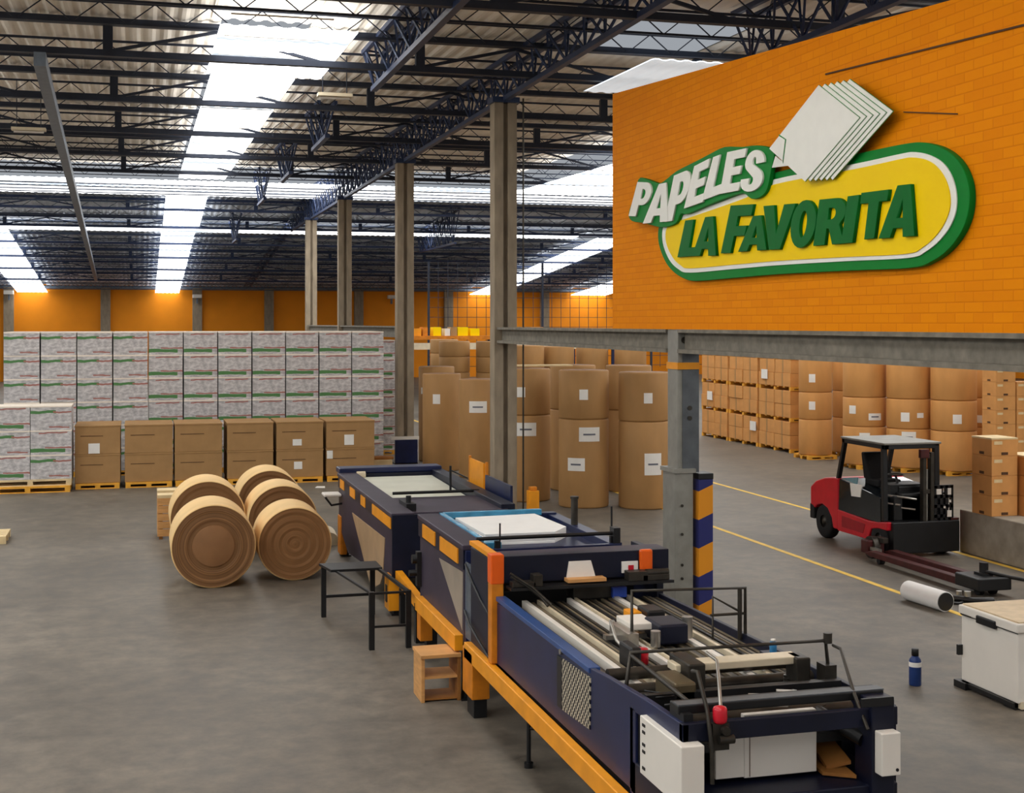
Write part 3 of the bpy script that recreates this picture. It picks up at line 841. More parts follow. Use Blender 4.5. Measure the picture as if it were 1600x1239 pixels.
# wooden crate behind the left rolls
t = thing('wooden_crate', 'pale wooden crate behind the left side of the lying rolls', 'crate', (0.466 + .25, 27.9, 0))
ax = 0.319
mb = MB()
for q in range(5):
    mb.box(ax, ax + 1.0, 27.6, 27.63, .06 + .155 * q, .06 + .155 * q + .14)
    mb.box(ax, ax + .03, 27.62, 28.5, .06 + .155 * q, .06 + .155 * q + .14)
mb.build('slats', wood, t)
MB().box(ax, ax + 1.0, 27.6, 28.0, .82, .88).build('front_lid_board', pallet_pale, t)
MB().box(ax, ax + 1.0, 28.05, 28.5, .84, .92).build('rear_lid_board', pallet_pale, t)
mb = MB()
for xx in (ax + .03, ax + .9):
    for yy in (27.63, 28.4): mb.box(xx, xx + .07, yy, yy + .07, 0, .84)
mb.build('corner_posts', wood_dark, t)

# ------------------------------------------------------------------ upright rolls
def upright_roll(x, y, r, z0, h, label, labels=(), group='upright brown paper rolls', m=None):
    t = thing('paper_roll', label, 'paper roll', (x, y, z0), group)
    MB().lathe([(r - .035, 0), (r - .012, .012), (r, .04), (r, h - .04), (r - .012, h - .012), (r - .035, h)], (x, y, z0), 'Z', 56).build('wrapper', m or kraft, t)
    MB().lathe([(0, h - .012), (.06, h - .012), (.065, h - .03), (.075, h - .002), (r - .03, h - .002)], (x, y, z0), 'Z', 40, smooth=False).build('top_disc', kraft_dark if m is None else m, t)
    MB().lathe([(0, .002), (r - .03, .002)], (x, y, z0), 'Z', 40).build('base_disc', kraft_dark, t)
    for (du, v, a, b) in labels:
        base = atan2(0 - y, 0 - x)
        # du: sideways offset to the right as seen from the aisle, in metres
        ang = base + math.asin(max(-.95, min(.95, du / r)))
        half = a / 2 / r
        lb = MB().patch(x, y, r, ang - half, ang + half, z0 + v - b / 2, z0 + v + b / 2).build('shipping_label', label_m, t)
        if a > .35:
            MB().patch(x, y, r + .004, ang - half * .6, ang + half * .55, z0 + v - .02, z0 + v + .02).build('printed_line', ink_m, lb)
    return t
S1 = ((8.941,30.988,0)[0], (8.941,30.988,0)[1] + .55)
B1 = (9.89,29.572,0); C1 = (11.157,29.001,0); A1 = (8.911,30.996,0)
def behind(p, r):          # centre of an upright roll whose nearest floor point is p
    d = sqrt(p[0] ** 2 + p[1] ** 2); return (p[0] * (1 + r / d), p[1] * (1 + r / d))
RR = .59
a_, b_, c_ = behind(A1, RR), behind(B1, RR), behind(C1, RR)
G1 = 'upright paper rolls stacked in twos behind the machine'
upright_roll(*a_, RR, 0, 2.08, 'tall lower paper roll just right of the tall middle column', [(.0, 1.75, .5, .32)], G1)
upright_roll(*a_, RR, 2.083, 1.12, 'short upper paper roll just right of the tall middle column', [(-.12, .56, .2, .24)], G1)
upright_roll(*b_, RR, 0, 2.06, 'tall lower paper roll, middle of the front three, with two labels', [(.14, 1.72, .5, .33), (-.18, 1.02, .42, .3)], G1)
upright_roll(*b_, RR, 2.063, 1.14, 'short upper paper roll, middle of the front three', [(0, .58, .2, .24)], G1)
upright_roll(*c_, RR, 0, 2.02, 'tall lower paper roll beside the near column', [(.22, 1.05, .42, .5)], G1)
upright_roll(*c_, RR, 2.023, 1.14, 'short upper paper roll beside the near column', [(.1, .55, .2, .24)], G1)
for i, px in enumerate(((10.638,32.682,0),(11.918,32.059,0))):
    q = behind(px, RR)
    upright_roll(*q, RR, 0, 2.08, 'tall shaded paper roll behind the gap %s of the middle front roll' % ('left', 'right')[i], [], G1)
    upright_roll(*q, RR, 2.083, 1.14, 'short shaded upper roll behind the gap %s of the middle front roll' % ('left', 'right')[i], [], G1)
G2 = 'upright paper rolls left of the tall middle column'
for px, h, lab, lb in (((8.397,38.06,0), 2.83, 'very tall paper roll left of the tall middle column, second of three', [(-.15, 2.1, .22, .28)]),
                       ((9.006,36.064,0), 2.74, 'very tall paper roll partly hidden by the tall middle column', [(-.02, 1.98, .5, .32)]),
                       ((8.825,40.734,0), 2.95, 'very tall paper roll, leftmost beside the third column', [(-.42, 2.2, .18, .2)])):
    q = behind(px, .56)
    upright_roll(*q, .56, 0, h, lab, lb, G2)
G3 = 'far paper rolls above the near ones'
for i, (px, dep) in enumerate((((11.605,50.327,0), 0), ((12.514,56.213,0), 0), ((12.905,49.663,0), 0))):
    q = behind(px, .6)
    for j, (z0, h) in enumerate(((0, 2.4), (2.403, .6), (3.006, .6))):
        upright_roll(*q, .6, z0, h, 'far paper roll %s, %s of its stack' % (('showing above the very tall rolls', 'at the left behind the very tall rolls', 'close to the left of the tall middle column')[i], ('bottom', 'middle', 'top')[j]), [], G3)
# rolls and boxes seen over the front rolls
G4 = 'far upright rolls seen over the front rolls'
for i, px in enumerate(((15.016,51.949,0),(16.378,52.253,0),(17.927,52.522,0),(19.453,52.1,0))):
    q = behind(px, .66)
    upright_roll(*q, .66, 0, 2.2, 'far lower roll hidden behind the front rolls, %s from the left' % ORD[i], [], G4)
    upright_roll(*q, .66, 2.203, (1.2, 1.15, 1.25, 1.1)[i], 'far upper roll seen over the front rolls, %s from the left' % ORD[i], [], G4)
# long board lying on the front rolls' tops
tag(MB().box(a_[0] - .2, b_[0] + .35, b_[1] + 1.9 , b_[1] + 2.4, 3.225, 3.26).build('board', pallet_pale), 'pale board lying on the shaded rolls behind the front three', 'board')

# rack of yellow boxes at the far end
RY = 60.0
rk = thing('storage_rack', 'far orange shelf rack carrying small yellow boxes', 'rack', (13.536, RY + .5, 0))
ra, rb = 11.753, 21.597
MB().box(ra, rb, RY, RY + 1.0, 3.55, 3.72).build('shelf', amber_dirty, rk)
MB().box(ra, rb, RY - .05, RY + .02, 3.1, 3.4).build('cream_beam', cream_steel, rk)
for q in range(6):
    xx = ra + (rb - ra - .12) * q / 5
    MB().box(xx, xx + .12, RY, RY + .12, 0, 3.6).build('upright', navy, rk)
    MB().box(xx, xx + .12, RY + .88, RY + 1.0, 0, 3.6).build('upright', navy, rk)
yb = [(645, 659, amber), (661, 669, amber_dirty), (678, 690, yellow_sign), (696, 704, white_enamel), (705, 715, carton_m), (716, 732, yellow_sign), (736, 750, yellow_sign), (812, 830, carton_m), (836, 850, carton_r), (905, 925, carton_r)]
xs_ = (11.9,12.315,12.374,12.611,12.879,13.237,13.416,13.656,13.686,13.986,14.017,14.499,14.62,15.044,16.941,17.498,17.684,18.119,19.846,20.48)
for i, (a, b, m) in enumerate(yb):
    t = tag(MB().box(xs_[2 * i], xs_[2 * i + 1], RY + .1, RY + .8, 3.72, 4.12 if i % 3 else 4.05).build('storage_bin', m), 'small box on the far rack, %s from the left' % (ORD[i]), 'box', 'small boxes on the far rack')

# ------------------------------------------------------------------ cartons on pallets along the right aisle
def make_small_carton(name, w, d, h, m):
    t = thing(name, 'carton', 'cardboard box', (0, 0, 0))
    MB().box(-w / 2, w / 2, -d / 2, d / 2, 0, h).build('box_body', m, t, .01)
    MB().box(-w / 2 - .002, -w / 2 + .01, -.04, .04, 0.005, h + .001).build('tape_strip', carton_m, t)
    MB().box(-.04, .04, -d / 2 - .002, -d / 2 + .01, 0.005, h + .001).build('tape_strip', carton_m, t)
    return t
SW, SD, SH = 1.0, 1.17, .45
sc_ = make_small_carton('cardboard_box', SW, SD - .03, SH - .006, carton_r)
Ys = [40.95 + 1.2 * i for i in range(6)]
first = True; palp = None
for s in range(3):
    for tier in range(4):
        zb = tier * (2 * SH + .13)
        yc = 41.55 + 2.48 * s
        lab = 'yellow pallet under the %s tier of cartons, %s stack from the forklift side' % (('lowest', 'second', 'third', 'top')[tier], ORD[s])
        if palp is None:
            palp = make_pallet('pallet', (21.2, yc - 1.2, 0), 1.0, 2.36, .128, lab, pallet_m, 'pallets in the carton stacks'); palp_z = yc - 1.2
        else:
            dup(palp, (21.2, yc - 1.2, zb), lab, 'pallets in the carton stacks')
        for r in range(2):
            for q in range(2):
                pos = (21.2 + random.uniform(-.02, .02), yc - .6 + 1.19 * q, zb + .13 + SH * r)
                lab = 'orange-brown carton, %s stack, %s tier, %s row, %s half' % (ORD[s], ('lowest', 'second', 'third', 'top')[tier], ('lower', 'upper')[r], ('near', 'far')[q])
                if first:
                    sc_.location = pos; sc_['label'] = lab; sc_['group'] = 'cartons stacked on pallets along the right aisle'; first = False
                else:
                    dup(sc_, pos, lab, 'cartons stacked on pallets along the right aisle')
for i, (y_, z_) in enumerate(((46.8, 1.62), (43.1, .75), (42.2, 2.6))):
    tag(MB().box(20.64, 20.665, y_ - .22, y_ + .22, z_ - .2, z_ + .12).build('paper_notice', label_m), 'white paper patch on the carton stacks, %s from the left' % ORD[i], 'label')

# big rolls along the right aisle
G5 = 'paper rolls stacked in threes along the right aisle'
names5 = ['leftmost roll stack beside the cartons', 'second roll stack, half hidden', 'roll stack left behind the forklift', 'roll stack right behind the forklift', 'roll stack right of the forklift mast', 'shaded roll stack near the right edge']
pts5 = ((20.466,38.236,0.13),(21.998,38.677,0.13),(20.478,35.267,0.13),(21.248,34.153,0.13),(22.003,33.082,0.13),(23.776,33.991,0.13))
LB5 = {(0, 1): [(-.1, .45, .2, .26)], (0, 2): [(-.1, .45, .2, .26)], (2, 1): [(-.35, .5, .22, .24), (.3, .3, .4, .2)], (3, 1): [(-.1, .35, .24, .26), (.32, .4, .2, .14)], (4, 1): [(.1, .35, .24, .26)], (5, 1): [(.1, .25, .9, .22)], (2, 0): [(.0, .8, .3, .3)], (3, 0): [(.0, .9, .4, .3)]}
for i, p in enumerate(pts5):
    r5 = .52 if i == 0 else (.62 if i in (1,) else .635)
    q = behind(p, r5)
    make_pallet('pallet', (q[0], q[1] - .5, 0), 1.0, 1.0, .128, 'yellow pallet under the %s' % names5[i], pallet_m, 'yellow pallets under the right rolls')
    for j, (z0, h) in enumerate(((.13, 1.12), (1.253, .86), (2.116, 1.15))):
        upright_roll(q[0], q[1], r5, z0, h, '%s paper roll of the %s' % (('bottom', 'middle', 'top')[j], names5[i]), LB5.get((i, j), ()), G5, kraft_warm_lit)

# ------------------------------------------------------------------ concrete ledge with cartons, right edge
tag(MB().box(14.86, 18.5, 8.0, 22.15, 0, .8).build('concrete_ledge', ledge_m, bevel=.02), 'grey concrete loading ledge at the right edge beside the forklift', 'ledge')
def slotted_carton(x0, x1, y0, y1, z0, z1, label, group, lid=False):
    t = thing('cardboard_box', label, 'cardboard box', ((x0 + x1) / 2, (y0 + y1) / 2, z0), group)
    MB().box(x0, x1, y0, y1, z0, z1 - .003).build('box_body', carton_r, t, .008)
    MB().box(x0 - .003, x0 + .01, (y0 + y1) / 2 - .07, (y0 + y1) / 2 + .07, z0 + .02, z0 + .07).build('hand_slot', slot_m, t)
    MB().box((x0 + x1) / 2 - .07, (x0 + x1) / 2 + .07, y0 - .003, y0 + .01, z0 + .02, z0 + .07).build('hand_slot', slot_m, t)
    MB().box(x0 + .05, x0 + .22, y0 - .004, y0 + .01, z1 - .12, z1 - .06).build('paper_strip', pallet_pale, t)
    if lid: MB().box(x0 - .005, x1 + .005, y0 - .005, y1 + .005, z1 - .03, z1).build('lid', pallet_pale, t)
    return t
PC = (14.653,21.119,0.8); PD = (14.989,20.698,0.8)
hs = [.37, .36, .36, .33]
z = .8
for i, h in enumerate(hs):
    slotted_carton(PC[0] + .18, PC[0] + .72, PC[1], PC[1] + .6, z, z + h, 'carton in the left stack on the concrete ledge, %s from the bottom' % ORD[i], 'cartons on the concrete ledge', i == 3); z += h
z = .8
for i, h in enumerate([.37, .37, .36]):
    slotted_carton(PC[0] + .76, PC[0] + 1.5, PC[1] - .15, PC[1] + .5, z, z + h, 'carton in the right stack on the concrete ledge, %s from the bottom' % ORD[i], 'cartons on the concrete ledge', i == 2); z += h
BS = (22.419,31.736,0)
z = 0
for i in range(8):
    slotted_carton(BS[0], BS[0] + .62, BS[1], BS[1] + .62, z, z + .385, 'carton in the tall stack behind the ledge, %s from the bottom' % ORD[i], 'tall carton stack behind the ledge', i == 7); z += .385
z = 0
for i in range(7):
    slotted_carton(BS[0] + .66, BS[0] + 1.3, BS[1], BS[1] + .62, z, z + .385, 'carton in the tall stack at the right edge, %s from the bottom' % ORD[i], 'tall carton stack behind the ledge', False); z += .385

# wire fence across the far bay
fn = thing('wire_fence', 'fine wire mesh fence in front of the far orange wall', 'fence', (22.0, 66.5, 0))
mb = MB(); xx = 14.0
while xx < 32.0:
    mb.box(xx - .012, xx + .012, 66.49, 66.51, 2.0, 7.4); xx += .5
zz = 2.1
while zz < 7.4:
    mb.box(14.0, 32.0, 66.488, 66.512, zz - .012, zz + .012); zz += .5
mb.build('wire_mesh', joist_m, fn)
for xx in (14.0, 20.0, 26.0, 32.0): MB().box(xx - .05, xx + .05, 66.45, 66.55, 0, 7.4).build('fence_post', joist_m, fn)
# odds and ends on the floor
make_pallet('pallet', (-2.535 - .6, 27.854, 0), 1.2, 1.0, .15, 'pale pallet corner at the left edge of the open floor', pallet_pale)
make_pallet('pallet', (7.899, 34.287 - .6, 0), 1.3, .9, .14, 'yellow pallet at the foot of the very tall rolls', pallet_m)
bp_ = (6.611,37.702,0)
t = thing('cardboard_box', 'small tan box on the floor behind the farthest machine unit', 'cardboard box', (bp_[0], bp_[1], 0))
MB().box(bp_[0] - .28, bp_[0] + .28, bp_[1], bp_[1] + .5, 0, .42).build('box_body', pallet_pale, t, .02)
MB().box(bp_[0] - .34, bp_[0] + .34, bp_[1] + .1, bp_[1] + .52, .42, .5).build('flap', wood_dark, t, .02)
sp_ = (4.532,35.2,0)
tag(MB().prism([(sp_[0] - .14, sp_[1], 0), (sp_[0] + .1, sp_[1] - .1, 0), (sp_[0] + .14, sp_[1] + .22, 0), (sp_[0] - .06, sp_[1] + .26, 0)], (0, 0, .012)).build('paper_scrap', label_m), 'small white paper scrap on the floor behind the right lying rolls', 'paper')

# ------------------------------------------------------------------ far hopper unit of the machine line
def legs4(t, xs, ys, h, w, m, name='leg'):
    for xx in xs:
        for yy in ys:
            MB().box(xx - w / 2, xx + w / 2, yy - w / 2, yy + w / 2, 0.02, h).build(name, m, t)
            MB().box(xx - w * .8, xx + w * .8, yy - w * .8, yy + w * .8, 0, .022).build('foot_plate', black_m, t)
XL = 3.55
u1 = thing('hopper_machine', 'farthest navy machine unit with amber squares and a tan window panel', 'machine', (4.5, 22.2, 0))
MB().prism([(XL + .02, 24.95, 1.3), (XL + .02, 19.4, 1.34), (XL + .02, 19.4, .56), (XL + .02, 20.3, .46), (XL + .02, 23.8, .3), (XL + .02, 24.95, .55)], (1.84, 0, 0)).build('body', navy_dark, u1, .01)
MB().prism([(XL, 24.9, 1.27), (XL, 19.36, 1.30), (XL, 19.36, .56), (XL, 20.2, .44), (XL, 23.8, .22), (XL, 24.9, .55)], (.022, 0, 0)).build('side_panel', purple, u1, .004)
MB().prism(((3.54,23.268,1.006),(3.54,20.023,1.061),(3.54,20.189,0.491),(3.54,20.416,0.303),(3.54,21.247,0.066)), (.018, 0, 0)).build('window_panel', beige_panel, u1)
MB().box(XL - .03, XL + .32, 19.36, 24.95, 1.46, 1.52).build('top_rim', purple, u1, .01)
MB().box(XL - .02, XL + .02, 19.36, 24.9, 1.27, 1.47).build('patch_band', navy_dark, u1)
for (a, b) in ((24.6, 24.1), (23.4, 22.85), (22.2, 21.75), (21.05, 19.42)):
    MB().box(XL - .032, XL - .015, b, a, 1.29, 1.45).build('amber_patch', amber, u1)
MB().box(XL - .02, 5.5, 19.34, 19.4, .58, 1.5).build('front_plate', navy_dark, u1, .005)
MB().box(XL, 5.5, 24.9, 25.35, 1.5, 1.6).build('rear_hood', navy, u1, .02)
MB().box(XL + .05, 5.45, 24.85, 25.3, .6, 1.5).build('rear_box', navy_dark, u1)
MB().box(5.3, 5.52, 19.8, 25.0, 1.36, 1.54).build('side_rim', navy_dark, u1, .01)
MB().prism([(3.95, 21.7, 1.37), (5.28, 21.7, 1.37), (5.28, 24.8, 1.42), (3.95, 24.8, 1.42)], (0, 0, .02)).build('sheet_bed', off_white, u1)
MB().box(3.9, 5.4, 19.75, 21.5, 1.42, 1.47).build('feed_plate', purple, u1, .008)
MB().cyl((3.86, 24.8, 1.48), (4.02, 24.8, 1.48), .07, n=14).build('roller_end', cream_steel, u1)
mb = MB(); mb.tube([(3.95, 21.6, 1.53), (5.4, 21.6, 1.53)], .025); mb.tube([(4.92, 21.62, 1.52), (4.92, 21.62, 1.95)], .02); mb.tube([(4.92, 21.62, 1.88), (5.25, 21.8, 1.72)], .012)
mb.build('cross_bar', black_m, u1)
mb = MB(); mb.box(3.85, 4.0, 19.9, 20.5, 1.46, 1.58); mb.cyl((3.92, 20.1, 1.5), (3.92, 20.1, 1.68), .04); mb.build('clamp', black_m, u1)
for (y0, y1) in ((19.4, 19.75),):
    MB().box(XL - .06, XL + .1, y0, y1, .09, .6).build('amber_post', amber, u1, .01)
    MB().box(XL - .07, XL - .055, y0 + .12, y0 + .25, .2, .45).build('post_slot', black_m, u1)
MB().box(XL - .02, XL + .1, 24.6, 24.95, .05, .75).build('amber_post', amber_dirty, u1, .01)
legs4(u1, (3.65, 5.35), (19.6, 24.8), .6, .12, black_m)
for ya in (22.0, 23.2):
    mb = MB(); mb.box(5.62, 5.66, ya, ya + .05, 1.0, 1.95); mb.box(5.5, 5.64, ya, ya + .05, 1.1, 1.2); mb.build('guard_post', amber_dirty, u1)
MB().box(5.6, 5.63, 22.1, 23.1, 1.42, 1.92).build('amber_guard', amber, u1)
MB().box(5.58, 5.62, 20.3, 21.9, 1.3, 1.75).build('navy_guard', navy, u1)
mb = MB(); mb.box(5.45, 5.65, 20.5, 20.56, 1.2, 1.4); mb.box(5.45, 5.65, 21.7, 21.76, 1.2, 1.4); mb.build('guard_bracket', black_m, u1)
mb = MB(); mb.tube([(3.55, 24.55, 1.0), (3.35, 24.5, .98), (3.24, 24.5, 1.13)], .02); mb.build('tray_arm', black_m, u1)
MB().box(3.22, 3.54, 24.5, 24.9, 1.13, 1.18).build('side_tray', white_enamel, u1, .02)

# connecting beam between the far and middle units
t = thing('link_frame', 'short amber sloping beam and dark legs between the far and middle machine units', 'frame', (3.7, 18.4, 0))
MB().bar((3.62, 19.3, .62), (3.62, 17.6, .52), .1, .16).build('amber_beam', amber, t)
for yy in (18.9, 17.8):
    MB().box(3.56, 3.68, yy - .06, yy + .06, 0, .5).build('leg', black_m, t)
    MB().box(5.2, 5.32, yy - .06, yy + .06, 0, .5).build('leg', black_m, t)
    MB().box(3.56, 5.32, yy - .05, yy + .05, .42, .52).build('cross_beam', black_m, t)

# ------------------------------------------------------------------ middle feeder unit
u2 = thing('feeder_machine', 'middle navy machine unit with two amber squares under a stack of white paper', 'machine', (4.5, 16.1, 0))
MB().box(XL + .03, 5.42, 14.86, 17.4, .62, 1.55).build('body', navy_dark, u2, .01)
MB().prism([(XL, 17.4, 1.50), (XL, 14.86, 1.55), (XL, 14.86, .66), (XL, 17.4, .62)], (.03, 0, 0)).build('side_panel', purple, u2, .004)
MB().prism(((3.545,16.215,1.404),(3.545,14.95,1.456),(3.545,14.982,0.783)), (.012, 0, 0)).build('window_panel', grey_panel, u2)
MB().box(XL - .02, XL + .02, 14.86, 17.42, 1.5, 1.72).build('patch_band', navy_dark, u2)
for (a, b) in ((17.1, 16.35), (16.05, 15.1)):
    MB().box(XL - .035, XL - .015, b, a, 1.53, 1.70).build('amber_patch', amber, u2)
MB().box(XL - .03, XL + .26, 14.84, 17.44, 1.72, 1.78).build('top_rim', purple, u2, .01)
MB().box(XL, 5.42, 14.82, 14.9, .62, 1.72).build('front_plate', navy, u2, .006)
MB().box(XL, 5.42, 17.36, 17.5, 1.5, 1.74).build('rear_plate', navy, u2, .006)
MB().box(5.3, 5.46, 14.9, 17.5, 1.5, 1.72).build('side_rim', navy, u2, .006)
MB().box(3.86, 5.3, 15.3, 17.3, 1.55, 1.63).build('paper_table', navy, u2)
mb = MB(); mb.box(3.80, 3.86, 15.2, 17.4, 1.72, 1.80); mb.box(3.80, 5.2, 17.32, 17.4, 1.72, 1.80); mb.box(3.86, 4.1, 15.3, 15.6, 1.63, 1.72)
mb.build('blue_film', blue_film, u2, .008)
mb = MB()
for xx in (3.95, 5.35): mb.box(xx - .03, xx + .03, 14.9, 14.96, 1.7, 1.80)
mb.tube([(3.7, 14.93, 1.83), (5.42, 14.93, 1.83)], .022); mb.box(5.34, 5.42, 14.85, 15.0, 1.72, 1.9)
mb.build('front_rail', black_m, u2)
MB().box(4.42, 4.72, 14.83, 14.86, 1.62, 1.72).build('rating_plate', white_enamel, u2)
mb = MB(); mb.cyl((5.36, 16.4, 1.7), (5.36, 16.4, 2.05), .045); mb.cyl((5.36, 16.4, 2.05), (5.36, 16.4, 2.08), .055); mb.build('vertical_roller', steel_dark, u2)
mb = MB(); mb.cyl((5.40, 15.1, 1.7), (5.40, 15.1, 2.12), .012, n=8); mb.tube([(3.98, 14.93, 1.8), (3.98, 14.93, 2.0)], .01); mb.build('guide_rod', black_m, u2)
MB().box(XL - .1, XL, 14.95, 17.25, .56, .74).build('amber_rail', amber, u2, .006)
MB().box(XL - .08, XL + .08, 17.0, 17.22, .2, .57).build('amber_post', amber_dirty, u2, .006)
legs4(u2, (3.63, 5.3), (15.0, 17.1), .64, .14, black_m)
mb = MB(); mb.box(XL - .06, XL, 17.3, 17.42, .85, 1.3); mb.cyl((XL - .12, 17.36, 1.2), (XL, 17.36, 1.2), .06); mb.cyl((XL - .16, 17.36, 1.02), (XL, 17.36, 1.02), .04); mb.build('side_clamp', black_m, u2)
# the paper on it
ps = thing('paper_stack', 'stack of white paper sheets on the middle machine unit', 'paper', (4.45, 16.4, 1.63))
mb = MB()
for q in range(6):
    o = .012 * ((q * 5) % 3)
    mb.prism([(3.98 + o, 15.66, 1.63 + .022 * q), (4.85 + o, 15.62 + o, 1.63 + .022 * q), (5.12, 16.0, 1.63 + .022 * q), (5.05 + o, 17.2, 1.63 + .022 * q), (3.96, 17.1 + o, 1.63 + .022 * q)], (0, 0, .021))
mb.build('sheets', white_paper, ps)

# ------------------------------------------------------------------ near conveyor machine
m3 = thing('conveyor_machine', 'near long navy machine with conveyor strips, rails and an amber side beam', 'machine', (4.5, 11.0, 0))
# portal
MB().box(XL + .05, 5.46, 13.45, 13.6, 1.60, 1.88).build('portal_front', navy_dark, m3, .008)
MB().box(XL - .02, 5.46, 13.58, 13.8, 1.82, 1.88).build('portal_top', purple, m3, .008)
MB().box(XL - .02, XL + .05, 13.62, 14.5, .66, 1.82).build('portal_cheek', navy_dark, m3, .006)
MB().box(5.38, 5.46, 13.6, 14.4, .66, 1.82).build('portal_cheek', navy_dark, m3, .006)
MB().box(XL + .05, 5.38, 14.3, 14.36, .7, 1.6).build('portal_back', black_m, m3)
MB().box(XL - .06, XL + .07, 13.43, 13.58, .78, 1.90).build('amber_post', amber_dirty, m3, .008)
MB().box(XL - .065, XL + .075, 13.425, 13.585, 1.6, 1.905).build('orange_cap', orange_lamp_m, m3, .01)
MB().box(XL - .06, XL + .04, 13.58, 14.4, 1.86, 1.905).build('amber_rim', amber, m3)
mb = MB(); mb.box(XL + .1, 5.44, 13.25, 13.45, 1.555, 1.585); mb.build('tool_shelf', black_m, m3)
mb = MB()
for (x, w_, h) in ((3.8, .25, .05), (3.95, .1, .12), (5.25, .3, .06), (5.05, .22, .1)):
    MB().box(x - w_ / 2, x + w_ / 2, 13.28, 13.42, 1.585, 1.585 + h).build('tool_block', steel_dark, m3, .006)
mb.tube([(3.66, 13.3, 1.7), (3.8, 13.25, 1.62), (3.95, 13.2, 1.5), (4.0, 13.1, 1.42)], .018); mb.tube([(3.64, 13.25, 1.74), (3.86, 13.2, 1.6), (4.02, 13.05, 1.44)], .014)
mb.build('cable_loom', steel_dark, m3)
MB().cyl((5.15, 13.33, 1.66), (5.4, 13.33, 1.66), .04).build('ink_tube', steel_dark, m3)
MB().prism([(4.30, 13.44, 1.63), (4.62, 13.44, 1.63), (4.57, 13.44, 1.80), (4.33, 13.44, 1.80)], (0, -.02, 0)).build('notice_sheet', label_m, m3)
MB().box(4.28, 4.70, 13.3, 13.44, 1.60, 1.635).build('paper_pad', wood, m3)
MB().box(4.92, 5.10, 13.43, 13.45, 1.65, 1.77).build('warning_label', label_m, m3)
MB().box(4.99, 5.05, 13.424, 13.43, 1.68, 1.73).build('red_print', red_m, m3)
MB().box(5.12, 5.26, 13.40, 13.47, 1.66, 1.89).build('signal_lamp', orange_lamp_m, m3, .02)
MB().box(4.4, 5.0, 13.5, 13.75, 1.38, 1.52).build('blade_housing', steel_dark, m3, .01)
MB().box(4.82, 4.98, 13.44, 13.5, 1.39, 1.5).build('blue_cap', mat('blue_enamel', (54, 86, 190), .4), m3, .006)
mb = MB(); mb.cyl((3.6, 13.7, 1.52), (5.4, 13.7, 1.52), .06); mb.cyl((3.6, 13.95, 1.5), (5.4, 13.95, 1.5), .07); mb.build('feed_roller', steel_dark, m3)
# clear guard and hose in the gap to the middle unit
MB().box(XL - .01, XL + .01, 14.42, 14.8, .75, 1.6).build('clear_guard', clear_m, m3)
mb = MB(); mb.tube([(XL - .02, 14.75, 1.58), (XL - .03, 14.4, 1.45), (XL - .03, 14.0, 1.32), (XL - .01, 13.7, 1.22)], .014); mb.tube([(XL - .02, 14.8, 1.05), (XL - .06, 14.4, .98), (XL - .06, 14.0, .9), (XL - .02, 13.7, .78)], .014)
mb.build('hose', black_m, m3)
# side walls of the conveyor
MB().prism([(XL, 13.5, 1.40), (XL, 13.1, 1.43), (XL, 10.45, 1.47), (XL, 10.1, 1.5), (XL, 9.2, 1.55), (XL, 8.5, 1.57), (XL, 8.5, 1.42), (XL, 9.45, 1.40), (XL, 9.45, .80), (XL, 13.5, .78)], (.05, 0, 0)).build('side_wall', navy, m3, .006)
MB().box(XL - .012, XL + .09, 10.45, 13.45, 1.43, 1.475).build('edge_strip', mat('blue_edge_paint', (44, 74, 128), .35), m3, .004)
MB().prism([(5.36, 13.5, 1.40), (5.36, 11.0, 1.44), (5.2, 8.6, 1.55), (5.2, 8.6, .3), (5.36, 13.5, .7)], (.05, 0, 0)).build('side_wall', navy_dark, m3, .006)
PF = ((3.54,11.2,1.377),(3.54,10.42,1.402),(3.54,10.436,0.973),(3.54,11.2,0.929))
MB().prism(PF, (.012, 0, 0)).build('perforated_guard', perf_m, m3)
mb = MB()
mb.cyl((XL - .02, PF[0][1] + .02, PF[0][2] + .05), (XL, PF[0][1] + .02, PF[0][2] + .05), .025)
mb.build('bolt', steel, m3)
MB().box(XL - .012, XL, PF[0][1] - .02, PF[0][1] + .12, PF[3][2], PF[0][2]).build('hinge_strip', black_m, m3)
# conveyor bed and strips
MB().box(XL + .05, 5.36, 9.9, 13.6, 1.20, 1.28).build('bed', black_m, m3)
random.seed(3)
bright = ((3.835,3.892),(3.999,4.031),(4.327,4.372),(4.41,4.435),(4.833,4.89),(4.991,5.029))
def strip_kind(a, b):
    for q, (u, v) in enumerate(bright):
        if a < v and b > u: return q
    return None
xs = XL + .07; n_ = 0
for q, (u, v) in enumerate(bright):
    MB().box(u, v, 9.95 + .1 * (q % 3), 13.5, 1.28, 1.405).build('conveyor_strip', white_enamel if q in (0, 2, 4) else cream_steel, m3, .003)
dull_beige = mat('dull_beige_strip', (112, 100, 80), .5, var=.25, scale=3, stretch=(1, .2, 1))
while xs < 5.34:
    w_ = random.choice((.022, .03, .038))
    if strip_kind(xs - .004, xs + w_ + .004) is None:
        n_ += 1
        MB().box(xs, xs + w_, 9.95 + .2 * random.random(), 13.5, 1.28, 1.36 + random.choice((0, .012, .02))).build('conveyor_strip', (dull_beige, steel_dark, dull_beige, black_m)[n_ % 4], m3, .003)
    xs += w_ + .008
mb = MB()
for yy in (10.2, 11.2, 12.2, 13.2): mb.cyl((XL + .06, yy, 1.24), (5.36, yy, 1.24), .035, n=12)
mb.build('idler_roller', steel_dark, m3)
